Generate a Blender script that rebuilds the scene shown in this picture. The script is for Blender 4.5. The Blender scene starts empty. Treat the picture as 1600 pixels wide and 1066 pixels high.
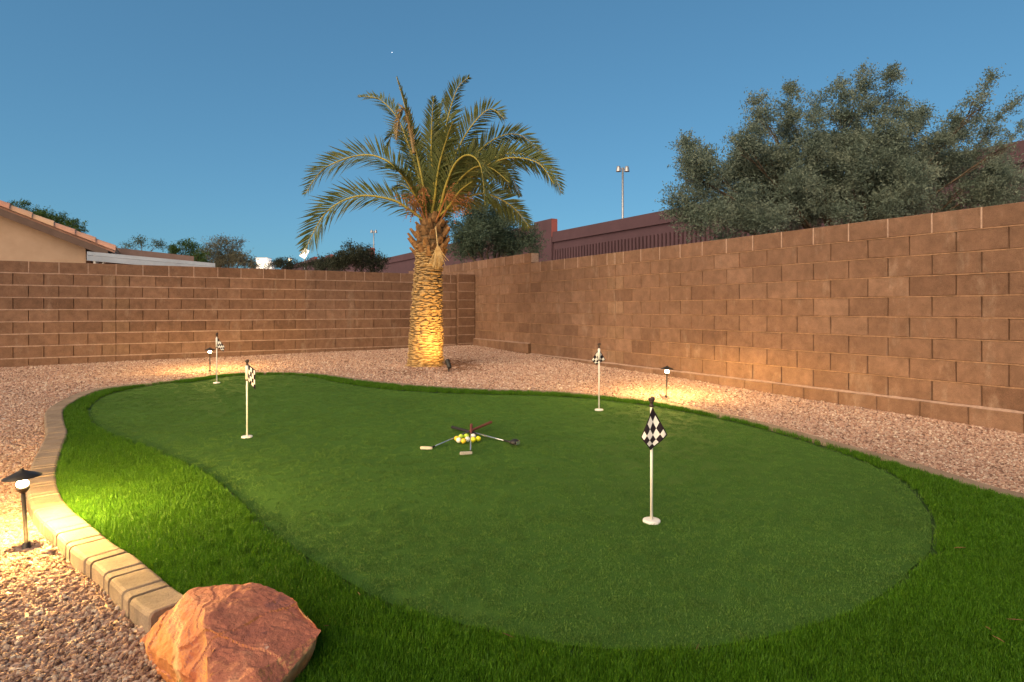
import bpy, bmesh, math, random
import numpy as np
from mathutils import Vector, Matrix, noise, geometry
R = math.radians
random.seed(7); rng = np.random.default_rng(7)
SC = bpy.context.scene
COL = SC.collection
# ------------------------------------------------------------------ camera
F, H0, HC = 936.0, 483.3, 1.08          # focal length and horizon in pixels of a 1600 wide frame, eye height
cam_d = bpy.data.cameras.new('camera'); cam = bpy.data.objects.new('camera', cam_d); COL.objects.link(cam)
cam_d.sensor_width = 36; cam_d.lens = 36*F/1600; cam_d.shift_y = -(533-H0)/1600
cam_d.clip_start = .05; cam_d.clip_end = 6000
cam.location = (0, 0, HC); cam.rotation_euler = (R(90), 0, 0)
SC.camera = cam
# ------------------------------------------------------------------ world, sun, exposure
SUN_AZ, SUN_EL = R(213), R(34)           # azimuth clockwise from +Y (view direction): behind the camera, to the left
wd = bpy.data.worlds.new('World'); SC.world = wd; wd.use_nodes = True
nt = wd.node_tree; bg = nt.nodes['Background']
sky = nt.nodes.new('ShaderNodeTexSky'); sky.sky_type = 'NISHITA'; sky.sun_disc = False
sky.sun_elevation = SUN_EL; sky.sun_rotation = SUN_AZ
sky.altitude = 300; sky.air_density = 1.0; sky.dust_density = 1.0; sky.ozone_density = 4.0
gm = nt.nodes.new('ShaderNodeGamma'); gm.inputs[1].default_value = .6; nt.links.new(sky.outputs[0], gm.inputs[0])   # even blue-hour sky
tn = nt.nodes.new('ShaderNodeMix'); tn.data_type = 'RGBA'; tn.blend_type = 'MULTIPLY'; tn.inputs[0].default_value = 1; tn.inputs[7].default_value = (.52, 1.0, 1.22, 1)
nt.links.new(gm.outputs[0], tn.inputs[6]); nt.links.new(tn.outputs[2], bg.inputs[0]); bg.inputs[1].default_value = .15
sd = bpy.data.lights.new('sun', 'SUN'); so = bpy.data.objects.new('sun', sd); COL.objects.link(so)
sd.energy = 4.8; sd.angle = R(75); sd.color = (1, .72, .42)
dirv = Vector((math.sin(SUN_AZ)*math.cos(SUN_EL), math.cos(SUN_AZ)*math.cos(SUN_EL), math.sin(SUN_EL)))
so.rotation_euler = dirv.to_track_quat('Z', 'Y').to_euler(); so.location = (-3, -6, 8)
vs = SC.view_settings; vs.view_transform = 'Standard'; vs.look = 'None'; vs.exposure = 0.2; vs.gamma = 1
SC.cycles.use_denoising = True; SC.cycles.use_light_tree = False; SC.cycles.use_adaptive_sampling = False
SC.cycles.max_bounces = 6; SC.cycles.diffuse_bounces = 3; SC.cycles.glossy_bounces = 2; SC.cycles.transparent_max_bounces = 4
SC.cycles.sample_clamp_indirect = 4

# ------------------------------------------------------------------ places
def g(Y):                                # ground rises gently towards the back of the yard
    t = (Y-4.3)/.6
    return .025*.6*(np.log1p(np.exp(np.clip(t, -30, 30))) if np.ndim(t) else math.log1p(math.exp(max(-30, min(30, t)))))
def U(px, py, dz=0.0):                   # photograph pixel -> point of the yard's ground (plus dz)
    Y = 4.0
    for _ in range(40): Y = (HC-g(Y)-dz)*F/(py-H0)
    return Vector(((px-800)/F*Y, Y, g(Y)+dz))
def P(px, py, Y):                        # photograph pixel at a given distance
    return Vector(((px-800)/F*Y, Y, HC-(py-H0)/F*Y))
BA = .5333; bd = Vector((math.cos(BA), math.sin(BA), 0)); bn = Vector((-math.sin(BA), math.cos(BA), 0))   # back wall: along, outward
rd = bn.copy(); rn = Vector((math.cos(BA), math.sin(BA), 0))                                              # right wall: along (away), outward
B0 = Vector((-8.0747, 10.0081, 0)); R0 = Vector((4.2725, 5.452, 0))
def on_plane(px, py, org, along, nrm, off):   # pixel -> (s, z) on the vertical plane org + nrm*off
    d = Vector(((px-800)/F, 1, -(py-H0)/F)); o = org+nrm*off
    t = (o.dot(nrm))/d.dot(nrm); p = Vector((0, 0, HC))+d*t
    return (p-o).dot(along), p.z, p

# ------------------------------------------------------------------ helpers
def link(o, parent=None):
    COL.objects.link(o)
    if parent: o.parent = parent
    return o
def tag(o, label=None, cat=None, group=None, kind=None):
    if label: o['label'] = label
    if cat: o['category'] = cat
    if group: o['group'] = group
    if kind: o['kind'] = kind
    return o
def empty(name, loc=(0, 0, 0), rz=0):
    o = bpy.data.objects.new(name, None); o.location = loc; o.rotation_euler = (0, 0, rz); o.empty_display_size = .1
    return link(o)
def mesh(name, V, Fc, mat=None, smooth=False, uv=None):
    me = bpy.data.meshes.new(name); me.from_pydata([tuple(v) for v in V], [], [tuple(f) for f in Fc]); 
    if mat: me.materials.append(mat)
    if smooth: me.polygons.foreach_set('use_smooth', [True]*len(me.polygons))
    if uv is not None:
        l = me.uv_layers.new(name='UVMap'); idx = np.empty(len(me.loops), int); me.loops.foreach_get('vertex_index', idx)
        l.data.foreach_set('uv', np.asarray(uv)[idx].ravel())
    me.update(); return me
def obj(name, me, parent=None, loc=(0, 0, 0), rot=None):
    o = bpy.data.objects.new(name, me); o.location = loc
    if rot is not None: o.rotation_euler = rot
    return link(o, parent)
class MB:
    def __init__(s): s.V = []; s.F = []
    def add(s, V, Fc):
        n = len(s.V); s.V += [tuple(v) for v in V]; s.F += [tuple(i+n for i in f) for f in Fc]; return s
    def box(s, c, d, M=None):
        c = Vector(c); d = Vector(d)/2
        V = [c+Vector((x*d.x, y*d.y, z*d.z)) for z in (-1, 1) for y in (-1, 1) for x in (-1, 1)]
        if M is not None: V = [M @ v for v in V]
        return s.add(V, [(0, 2, 3, 1), (4, 5, 7, 6), (0, 1, 5, 4), (2, 6, 7, 3), (0, 4, 6, 2), (1, 3, 7, 5)])
    def tube(s, pts, rad, n=8, cap=True):
        pts = [Vector(p) for p in pts]; rad = rad if hasattr(rad, '__len__') else [rad]*len(pts)
        V = []; up = Vector((0, 0, 1)); prev = None
        for i, p in enumerate(pts):
            t = (pts[min(i+1, len(pts)-1)]-pts[max(i-1, 0)]).normalized()
            a = prev if prev is not None else (Vector((1, 0, 0)) if abs(t.z) > .9 else up)
            a = (a-t*a.dot(t)).normalized(); prev = a; b = t.cross(a)
            V += [p+(a*math.cos(2*math.pi*k/n)+b*math.sin(2*math.pi*k/n))*rad[i] for k in range(n)]
        Fc = [(i*n+k, i*n+(k+1) % n, (i+1)*n+(k+1) % n, (i+1)*n+k) for i in range(len(pts)-1) for k in range(n)]
        if cap: Fc += [tuple(range(n))[::-1], tuple((len(pts)-1)*n+k for k in range(n))]
        return s.add(V, Fc)
    def lathe(s, prof, c=(0, 0, 0), n=20, M=None):
        c = Vector(c); V = [c+Vector((r*math.cos(2*math.pi*k/n), r*math.sin(2*math.pi*k/n), z)) for r, z in prof for k in range(n)]
        if M is not None: V = [M @ v for v in V]
        m = len(prof)
        return s.add(V, [(i*n+k, i*n+(k+1) % n, (i+1)*n+(k+1) % n, (i+1)*n+k) for i in range(m-1) for k in range(n)])
    def sphere(s, c, r, nu=14, nv=9):
        prof = [(max(1e-4, r*math.sin(math.pi*i/nv)), -r*math.cos(math.pi*i/nv)) for i in range(nv+1)]
        return s.lathe(prof, c, nu)
    def build(s, name, mat, parent=None, smooth=False, loc=(0, 0, 0), rot=None):
        return obj(name, mesh(name, s.V, s.F, mat, smooth), parent, loc, rot)
def spline(pts, step, closed=False):     # Catmull-Rom through points, resampled evenly
    pts = [Vector(p) for p in pts]; n = len(pts); out = []
    for i in range(n if closed else n-1):
        g4 = [pts[(i+k) % n] if closed else pts[max(0, min(n-1, i+k))] for k in (-1, 0, 1, 2)]
        for j in range(12):
            t = j/12; a, b, c, d = g4
            out.append(.5*((2*b)+(c-a)*t+(2*a-5*b+4*c-d)*t*t+(3*b-a-3*c+d)*t**3))
    out.append(pts[0] if closed else pts[-1])
    return resample(out, step, closed)
def resample(out, step, closed=False):
    L = [0]
    for a, b in zip(out, out[1:]): L.append(L[-1]+(b-a).length)
    m = max(2, round(L[-1]/step)); res = []; j = 0
    for k in range(m if closed else m+1):
        s = L[-1]*k/m
        while j < len(L)-2 and L[j+1] < s: j += 1
        t = (s-L[j])/max(1e-9, L[j+1]-L[j]); res.append(out[j].lerp(out[j+1], t))
    return res
def inside(poly, X, Y):                  # vectorised point in polygon
    X = np.asarray(X); Y = np.asarray(Y); r = np.zeros(X.shape, bool); n = len(poly)
    for i in range(n):
        x1, y1 = poly[i][0], poly[i][1]; x2, y2 = poly[i-1][0], poly[i-1][1]
        c = (y1 > Y) != (y2 > Y)
        with np.errstate(divide='ignore', invalid='ignore'):
            r ^= c & (X < (x2-x1)*(Y-y1)/(y2-y1+1e-12)+x1)
    return r

# ------------------------------------------------------------------ materials
def mat(name, col, rough=.8, spec=.3, metal=0):
    m = bpy.data.materials.new(name); m.use_nodes = True; b = m.node_tree.nodes['Principled BSDF']
    b.inputs['Base Color'].default_value = (*col, 1); b.inputs['Roughness'].default_value = rough
    b.inputs['Specular IOR Level'].default_value = spec; b.inputs['Metallic'].default_value = metal
    return m
class N:                                 # small node helper
    def __init__(s, m): s.t = m.node_tree; s.b = s.t.nodes.get('Principled BSDF')
    def n(s, ty, **kw):
        x = s.t.nodes.new(ty)
        for k, v in kw.items():
            if k in x.inputs: x.inputs[k].default_value = v
            else: setattr(x, k, v)
        return x
    def l(s, a, b): s.t.links.new(a, b)
    def coord(s, k='Object'): return s.n('ShaderNodeTexCoord').outputs[k]
    def geo(s): return s.n('ShaderNodeNewGeometry').outputs['Position']
    def noise(s, vec, scale, detail=4, rough=.6, out='Fac'):
        x = s.n('ShaderNodeTexNoise', Scale=scale, Detail=detail, Roughness=rough); s.l(vec, x.inputs['Vector']); return x.outputs[out]
    def ramp(s, fac, stops):
        x = s.n('ShaderNodeValToRGB'); e = x.color_ramp.elements
        while len(e) < len(stops): e.new(.5)
        for a, (p, c) in zip(e, stops): a.position = p; a.color = (*c, 1) if len(c) == 3 else c
        s.l(fac, x.inputs[0]); return x.outputs[0]
    def mix(s, fac, a, b, mode='MIX'):
        x = s.n('ShaderNodeMix', data_type='RGBA', blend_type=mode)
        for i, v in ((0, fac), (6, a), (7, b)):
            if hasattr(v, 'links'): s.l(v, x.inputs[i])
            else: x.inputs[i].default_value = v if i == 0 else (*v, 1)
        return x.outputs[2]
    def math(s, op, a, b=0.0):
        x = s.n('ShaderNodeMath', operation=op)
        for i, v in ((0, a), (1, b)):
            if hasattr(v, 'links'): s.l(v, x.inputs[i])
            else: x.inputs[i].default_value = v
        return x.outputs[0]
    def rnd(s): return s.n('ShaderNodeObjectInfo').outputs['Random']
    def bump(s, h, dist, strength=1.0):
        x = s.n('ShaderNodeBump', Strength=strength, Distance=dist); s.l(h, x.inputs['Height']); s.l(x.outputs[0], s.b.inputs['Normal'])
    def col(s, c): s.l(c, s.b.inputs['Base Color'])
def gray(v): return (v, v, v)

def block_mat(name, lo, mid, hi):
    m = mat(name, mid, .93, .15); k = N(m); p = k.geo(); r = k.rnd()
    base = k.ramp(r, [(0, lo), (.12, mid), (.8, mid), (1, hi)])
    big = k.noise(p, 1.3, 3); c = k.mix(.45, base, k.ramp(big, [(.3, gray(.55)), (.7, gray(1.0))]), 'MULTIPLY')
    mp = k.n('ShaderNodeMapping'); mp.inputs['Scale'].default_value = (1, 1, .35); k.l(p, mp.inputs[0]); sm = k.noise(mp.outputs[0], 4.5, 6, .75)
    c = k.mix(k.math('MULTIPLY', k.ramp(sm, [(.56, gray(0)), (.72, gray(1))]), .5), c, (.44, .32, .245))
    st = k.noise(p, 9, 5, .7); c = k.mix(.7, c, k.ramp(st, [(.3, gray(.5)), (.65, gray(1.0))]), 'MULTIPLY')
    sp = k.noise(p, 240, 2, .7); c = k.mix(.55, c, k.ramp(sp, [(.35, gray(.45)), (.62, gray(1.15))]), 'MULTIPLY')
    k.col(c); k.bump(k.math('ADD', k.noise(p, 95, 4, .75), k.math('MULTIPLY', st, 1.2)), .009, 1.0); return m
M = {}
M['block'] = block_mat('block_brown', (.215, .120, .080), (.280, .160, .107), (.34, .200, .137))
M['block_pale'] = block_mat('block_pale', (.27, .16, .10), (.31, .185, .12), (.34, .205, .135))
def mortar_mat(name, c):
    m = mat(name, c, .95, .1); k = N(m); p = k.geo(); s = k.noise(p, 30, 5, .7)
    k.col(k.mix(.8, c, k.ramp(s, [(.3, gray(.55)), (.65, gray(1.05))]), 'MULTIPLY')); k.bump(s, .006); return m
M['mortar'] = mortar_mat('mortar', (.44, .30, .235)); M['mortar_warm'] = mortar_mat('mortar_warm', (.34, .20, .125)); M['mortar_deep'] = mortar_mat('mortar_deep', (.14, .08, .05))
def gravel_mat(name, ground=False):
    m = mat(name, (.4, .26, .19), .9, .2); k = N(m); p = k.geo()
    if ground:
        v = k.n('ShaderNodeTexVoronoi', Scale=42.0); k.l(p, v.inputs['Vector']); r = v.outputs['Color']
        r = k.n('ShaderNodeSeparateColor'); k.l(v.outputs['Color'], r.inputs[0]); r = r.outputs[0]
        k.bump(k.math('SUBTRACT', 1.0, v.outputs['Distance']), .012)
    else:
        r = k.rnd(); k.bump(k.noise(k.coord(), 60, 4), .003)
    c = k.ramp(r, [(0, (.16, .095, .075)), (.12, (.30, .172, .128)), (.35, (.45, .275, .205)), (.62, (.53, .345, .265)), (.85, (.55, .40, .315)), (1, (.73, .60, .50))])
    b = k.noise(p, .8, 3); c = k.mix(.35, c, k.ramp(b, [(.3, gray(.6)), (.7, gray(1.0))]), 'MULTIPLY')
    if not ground: c = k.mix(.5, c, k.ramp(k.noise(k.coord(), 18, 4), [(.3, gray(.65)), (.7, gray(1.1))]), 'MULTIPLY')
    k.col(c); return m
M['gravel'] = gravel_mat('gravel_stone'); M['gravel_ground'] = gravel_mat('gravel_bed', True)
def grass_mat(name, a, b, c, dry, trans=.25, patch=2.0):
    m = mat(name, b, .55, .25); k = N(m); p = k.geo(); r = k.rnd()
    col = k.ramp(k.noise(p, 130, 1), [(.3, a), (.5, b), (.7, c)])
    col = k.mix(.6, col, k.ramp(r, [(0, gray(.6)), (.5, gray(.95)), (.93, gray(1.15)), (1, dry)]), 'MULTIPLY')
    col = k.mix(.5, col, k.ramp(k.noise(p, patch, 4), [(.3, gray(.75)), (.7, gray(1.1))]), 'MULTIPLY')
    k.col(col)
    if trans:
        tr = k.n('ShaderNodeBsdfTranslucent'); k.l(col, tr.inputs[0]); ms = k.n('ShaderNodeMixShader'); ms.inputs[0].default_value = trans
        k.l(k.b.outputs[0], ms.inputs[1]); k.l(tr.outputs[0], ms.inputs[2]); k.l(ms.outputs[0], k.t.nodes['Material Output'].inputs[0])
    return m
M['turf'] = grass_mat('fringe_turf_blades', (.024, .090, .003), (.055, .160, .006), (.115, .245, .012), (1.7, 1.25, .8))
M['turf_base'] = grass_mat('turf_backing', (.012, .035, .004), (.02, .05, .006), (.03, .06, .008), (1, 1, 1), 0)
M['nap'] = grass_mat('green_nap', (.042, .110, .018), (.080, .176, .028), (.138, .236, .048), (1.4, 1.3, 1.0), .15, 1.1)
def green_mat():
    m = mat('putting_green', (.05, .10, .03), .9, .1); k = N(m); p = k.geo()
    f = k.noise(p, 420, 2, .8); c = k.ramp(f, [(.3, (.030, .08, .013)), (.5, (.064, .150, .022)), (.72, (.115, .21, .040))])
    c = k.mix(.45, c, k.ramp(k.noise(p, 1.1, 4), [(.3, gray(.65)), (.7, gray(1.05))]), 'MULTIPLY'); k.col(c); k.bump(f, .006); return m
M['green'] = green_mat()
def kerb_mat():
    m = mat('kerb_concrete', (.38, .29, .21), .85, .25); k = N(m); p = k.geo()
    c = k.ramp(k.noise(p, 7, 5, .7), [(.3, (.19, .135, .095)), (.6, (.30, .22, .155)), (.8, (.36, .27, .20))])
    s = k.noise(p, 130, 3, .7); c = k.mix(.5, c, k.ramp(s, [(.3, gray(.5)), (.55, gray(1.0))]), 'MULTIPLY')
    c = k.mix(.5, c, k.ramp(k.rnd(), [(0, gray(.75)), (1, gray(1.05))]), 'MULTIPLY'); k.col(c); k.bump(s, .003); return m
M['kerb'] = kerb_mat()
def noisy(name, a, b, scale, rough=.85, dist=.004, spec=.25, detail=5, metal=0, coord='geo'):
    m = mat(name, a, rough, spec, metal); k = N(m); p = k.geo() if coord == 'geo' else k.coord(); f = k.noise(p, scale, detail, .65)
    k.col(k.ramp(f, [(.32, a), (.68, b)]))
    if dist: k.bump(f, dist)
    return m
M['stucco'] = noisy('stucco_tan', (.50, .335, .225), (.57, .39, .27), 3, .95, .003)
M['fascia'] = noisy('fascia_brown', (.13, .083, .065), (.17, .11, .085), 6)
M['roof_edge'] = noisy('flat_roof_brown', (.20, .125, .10), (.25, .16, .13), 4)
M['awning'] = noisy('awning_metal', (.50, .50, .52), (.66, .66, .68), 2, .35, 0, .5, metal=.3)
M['gutter'] = noisy('gutter_metal', (.45, .43, .42), (.6, .58, .56), 5, .4, 0)
M['dark'] = mat('dark_void', (.012, .01, .01), .9)
def tile_mat():
    m = mat('clay_tile', (.5, .25, .17), .85, .2); k = N(m); p = k.geo()
    c = k.ramp(k.rnd(), [(0, (.50, .24, .165)), (.35, (.60, .30, .21)), (.6, (.66, .37, .26)), (.85, (.68, .45, .27)), (1, (.55, .27, .2))])
    k.col(k.mix(.4, c, k.ramp(k.noise(p, 7, 4), [(.3, gray(.7)), (.7, gray(1.05))]), 'MULTIPLY')); return m
M['tile'] = tile_mat()
M['plum'] = noisy('plum_paint', (.075, .042, .052), (.090, .050, .062), 1.5, .85, .002)
M['plum_lit'] = noisy('plum_lit_face', (.30, .085, .075), (.34, .10, .09), 2, .85, .002)  # plum with the warm light on the pier ends put into its colour
M['steel'] = noisy('pole_steel', (.30, .30, .32), (.40, .40, .42), 3, .4, 0, .5, metal=.6)
M['black'] = noisy('black_metal', (.012, .011, .011), (.022, .02, .02), 30, .5, 0, .4)
M['bronze'] = noisy('bronze_metal', (.035, .026, .018), (.06, .045, .03), 40, .45, 0, .5, metal=.4)
M['reflector'] = noisy('lamp_reflector', (.45, .42, .36), (.55, .52, .45), 20, .4, 0)
M['finial'] = noisy('finial_plastic', (.035, .02, .018), (.05, .03, .026), 40, .5, 0, .4)
M['white_pole'] = noisy('flagstick_white', (.70, .67, .62), (.78, .75, .70), 12, .45, 0, .4)
M['cup'] = noisy('cup_white', (.62, .60, .57), (.75, .73, .70), 40, .6, 0)
M['chrome'] = noisy('shaft_steel', (.55, .58, .62), (.65, .68, .7), 30, .25, 0, .5, metal=.8)
M['putter_head'] = noisy('putter_satin', (.55, .48, .43), (.68, .60, .54), 60, .45, 0, .5, metal=.5)
M['grip_red'] = noisy('grip_red_rubber', (.13, .035, .03), (.18, .05, .04), 200, .7, 0)
M['grip_black'] = noisy('grip_black_rubber', (.012, .012, .014), (.025, .025, .028), 200, .7, 0)
def ball_mat(name, c):
    m = mat(name, c, .35, .5); k = N(m); v = k.n('ShaderNodeTexVoronoi', Scale=260.0); k.l(k.coord(), v.inputs['Vector'])
    k.bump(v.outputs['Distance'], .001); k.col(k.mix(.15, c, k.ramp(k.noise(k.coord(), 60), [(.3, gray(.7)), (.7, gray(1.0))]), 'MULTIPLY')); return m
M['ball_yellow'] = ball_mat('ball_yellow', (.72, .70, .02)); M['ball_white'] = ball_mat('ball_white', (.78, .75, .70))
M['ball_gold'] = ball_mat('ball_gold', (.72, .50, .03)); M['ball_lime'] = ball_mat('ball_lime', (.50, .66, .05))
def flag_mat(nx, ny, border):
    m = mat('flag_check', (.6, .55, .5), .85, .15); k = N(m); uv = k.coord('UV')
    s = k.n('ShaderNodeSeparateXYZ'); k.l(uv, s.inputs[0]); u, v = s.outputs[0], s.outputs[1]
    fu = k.math('FLOOR', k.math('MULTIPLY', u, nx)); fv = k.math('FLOOR', k.math('MULTIPLY', v, ny))
    chk = k.math('MODULO', k.math('ADD', fu, fv), 2.0)
    eu = k.math('LESS_THAN', k.math('ABSOLUTE', k.math('SUBTRACT', u, .5)), .5-border)
    ev = k.math('LESS_THAN', k.math('ABSOLUTE', k.math('SUBTRACT', v, .5)), .5-border)
    f = k.math('MULTIPLY', chk, k.math('MULTIPLY', eu, ev))
    c = k.mix(f, (.018, .012, .017), (.74, .70, .66)); k.col(k.mix(.4, c, k.ramp(k.noise(uv, 60), [(.3, gray(.7)), (.7, gray(1.0))]), 'MULTIPLY')); return m
M['flag'] = flag_mat(4, 4, .05)
def emit_mat(name, c, s, back=None):
    m = mat(name, back or c, .6); b = m.node_tree.nodes['Principled BSDF']
    b.inputs['Emission Color'].default_value = (*c, 1); b.inputs['Emission Strength'].default_value = s; m.cycles.emission_sampling = 'NONE'; return m
M['bulb'] = emit_mat('bulb_glow', (1, .80, .42), 60); M['sign_glow'] = emit_mat('sign_glow', (1, .93, .82), 1.1)
M['flood'] = emit_mat('flood_glow', (1, .80, .45), 6); M['star'] = emit_mat('star_glow', (1, 1, 1), 4)
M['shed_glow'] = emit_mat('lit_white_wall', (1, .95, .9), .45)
def rock_mat():
    m = mat('red_sandstone', (.4, .15, .09), .8, .3); k = N(m); p = k.coord()
    w = k.n('ShaderNodeVectorMath', operation='MULTIPLY_ADD'); k.l(k.noise(p, 5, 4, .6, 'Color'), w.inputs[0]); w.inputs[1].default_value = (.16, .16, .16); k.l(p, w.inputs[2])
    rot = k.n('ShaderNodeMapping'); rot.inputs['Rotation'].default_value = (R(25), R(58), R(20)); k.l(w.outputs[0], rot.inputs[0])
    sx = k.n('ShaderNodeSeparateXYZ'); k.l(rot.outputs[0], sx.inputs[0])
    band = k.math('FRACT', k.math('MULTIPLY', sx.outputs[0], 4.3))
    strata = k.ramp(band, [(0, (.40, .13, .04)), (.25, (.48, .18, .05)), (.42, (.60, .34, .15)), (.5, (.42, .13, .045)), (.75, (.34, .09, .04)), (.9, (.52, .22, .07)), (1, (.40, .13, .04))])
    top = k.ramp(k.noise(w.outputs[0], 8, 6, .65), [(.28, (.20, .08, .07)), (.42, (.35, .115, .07)), (.58, (.43, .155, .09)), (.75, (.54, .26, .15))])
    # the weathered upper bed is rose red, the broken side shows the orange beds
    lx = k.n('ShaderNodeSeparateXYZ'); k.l(w.outputs[0], lx.inputs[0])
    nz = k.n('ShaderNodeSeparateXYZ'); k.l(k.n('ShaderNodeNewGeometry').outputs['Normal'], nz.inputs[0])
    f = k.ramp(k.math('ADD', nz.outputs[2], k.math('MULTIPLY', k.noise(p, 6, 3), .35)), [(.84, gray(0)), (1.0, gray(1))])
    c = k.mix(f, strata, top); fine = k.noise(p, 45, 5, .7)
    c = k.mix(.5, c, k.ramp(fine, [(.3, gray(.6)), (.65, gray(1.1))]), 'MULTIPLY')
    pale = k.ramp(k.noise(p, 22, 3), [(.72, gray(0)), (.78, gray(1))]); c = k.mix(k.math('MULTIPLY', pale, .6), c, (.62, .45, .36)); k.col(c)
    k.bump(k.math('ADD', k.noise(p, 14, 6, .7), k.math('MULTIPLY', fine, .35)), .02, .7); return m
M['rock'] = rock_mat()
def leaf_mat(name, a, b, c, trans=.3):
    m = mat(name, b, .6, .25); k = N(m); p = k.geo()
    col = k.ramp(k.noise(p, 3.2, 4, .7), [(.3, a), (.5, b), (.72, c)])
    col = k.mix(.5, col, k.ramp(k.noise(p, 40, 2), [(.3, gray(.55)), (.7, gray(1.15))]), 'MULTIPLY'); k.col(col)
    tr = k.n('ShaderNodeBsdfTranslucent'); k.l(col, tr.inputs[0]); ms = k.n('ShaderNodeMixShader'); ms.inputs[0].default_value = trans
    k.l(k.b.outputs[0], ms.inputs[1]); k.l(tr.outputs[0], ms.inputs[2]); k.l(ms.outputs[0], k.t.nodes['Material Output'].inputs[0]); return m
M['leaf_grey'] = leaf_mat('leaf_grey_green', (.085, .125, .098), (.155, .200, .155), (.25, .285, .215))
M['leaf_teal'] = leaf_mat('leaf_blue_green', (.045, .08, .055), (.08, .12, .08), (.12, .15, .09))
M['leaf_green'] = leaf_mat('leaf_bright_green', (.035, .075, .015), (.06, .115, .025), (.09, .14, .03))
M['leaf_olive'] = leaf_mat('leaf_olive', (.10, .10, .065), (.15, .145, .09), (.19, .17, .11))
M['leaf_dark'] = leaf_mat('leaf_dark', (.028, .036, .022), (.045, .055, .032), (.07, .075, .045))
M['frond'] = leaf_mat('frond_green', (.075, .10, .032), (.125, .150, .048), (.20, .205, .08), .25)
M['frond_dry'] = leaf_mat('frond_dry', (.22, .15, .06), (.30, .20, .09), (.38, .27, .13), .2)
M['rachis'] = noisy('rachis_yellow', (.30, .26, .05), (.38, .30, .07), 8, .5, 0)
M['bark'] = noisy('bark', (.07, .05, .035), (.13, .095, .065), 20, .95, .01)
M['trunk'] = noisy('palm_trunk', (.10, .06, .03), (.22, .14, .07), 25, .95, .01)
M['scar'] = noisy('palm_leaf_scar', (.22, .14, .065), (.44, .30, .14), 16, .9, .01)
M['boot'] = noisy('palm_boot', (.09, .045, .022), (.34, .19, .08), 14, .85, .008)
M['fibre'] = noisy('palm_fibre', (.40, .27, .12), (.55, .40, .2), 30, .9, 0)
M['fruit'] = noisy('date_stalk', (.26, .10, .04), (.40, .18, .07), 10, .7, 0)

# ------------------------------------------------------------------ outlines of the green, the turf and the kerb
GREEN_PX = [(300, 596), (350, 588), (400, 584.5), (450, 584.5), (487, 588), (525, 596), (575, 603.7), (625, 608.7), (700, 612.8), (775, 615), (850, 617),
  (925, 621.5), (975, 627.5), (1025, 634), (1100, 647.5), (1162, 661), (1225, 678), (1287, 697), (1350, 719), (1397, 741), (1428, 767), (1450, 796),
  (1456, 822), (1452, 855), (1425, 881), (1394, 911), (1337, 944), (1272, 968), (1184, 990), (1097, 1003), (1009, 1007.5), (900, 1002), (825, 989),
  (750, 974), (675, 955), (600, 932), (544, 902), (469, 857), (412, 812), (375, 775), (340, 746), (312, 729), (265, 710), (228, 694), (190, 682),
  (162, 669), (145, 654), (141, 641), (149, 627.5), (168, 616), (190, 609.7), (228, 602), (265, 597)]
green_loop = spline([U(x, y, .015).xy.to_3d() for x, y in GREEN_PX], .06, True)
KERB_L = [(304, 932), (279, 918), (243, 889), (212, 864), (180, 846), (158, 828), (135, 810), (113, 792), (99, 774), (91, 754), (89.5, 733), (94.4, 710),
  (102, 689.5), (106.6, 672.6), (102, 657.6), (100, 641), (109, 631), (124, 622), (145, 612.5), (171, 606)]
TURF_B = [(230, 598), (300, 589.5), (350, 583), (400, 581), (450, 581), (500, 584), (550, 591), (600, 596.5), (650, 601), (700, 604.3), (775, 608), (850, 610),
  (925, 615.5), (975, 620.5), (1025, 626), (1100, 641), (1162, 654), (1225, 670.6), (1287, 688), (1350, 705), (1412, 722), (1475, 741), (1537, 759.7), (1600, 775)]
k_left = [U(x, y, .03) for x, y in KERB_L]; k_back = [U(x, y, .035) for x, y in TURF_B]
line_open = [U(322, 948, .03).xy.to_3d()] + [v.xy.to_3d() for v in k_left] + [v.xy.to_3d() for v in k_back]
e = line_open[-1]; line_open += [e+Vector((.22, -.75, 0)), e+Vector((.38, -1.6, 0)), e+Vector((.5, -2.6, 0)), e+Vector((.55, -4.2, 0))]
turf_edge = spline(line_open, .05)
turf_loop = turf_edge + [Vector((-.75, -.8, 0)), Vector((-.72, .6, 0)), Vector((-.80, 1.3, 0)), Vector((-.98, 1.85, 0))]

def fill(name, loop, dz, m, step=.18):
    pts = [Vector((p.x, p.y)) for p in loop]; n = len(pts); poly = [(p.x, p.y) for p in pts]
    xs = np.arange(min(p[0] for p in poly), max(p[0] for p in poly), step); ys = np.arange(min(p[1] for p in poly), max(p[1] for p in poly), step)
    X, Y = np.meshgrid(xs, ys); X = X.ravel(); Y = Y.ravel(); k = inside(poly, X, Y)
    arr = np.array(poly); d = np.array([np.min((arr[:, 0]-x)**2+(arr[:, 1]-y)**2) for x, y in zip(X[k], Y[k])]); sel = d > (.06**2)
    pts += [Vector((float(x), float(y))) for x, y in zip(X[k][sel], Y[k][sel])]
    r = geometry.delaunay_2d_cdt(pts, [(i, (i+1) % n) for i in range(n)], [], 1, 1e-5)
    return obj(name, mesh(name, [(v.x, v.y, g(v.y)+dz) for v in r[0]], r[2], m, True))
green = tag(fill('putting_green', green_loop, -.002, M['green']), kind='structure')
turf = tag(fill('turf_base', turf_loop, -.010, M['turf_base']), kind='structure')

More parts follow.
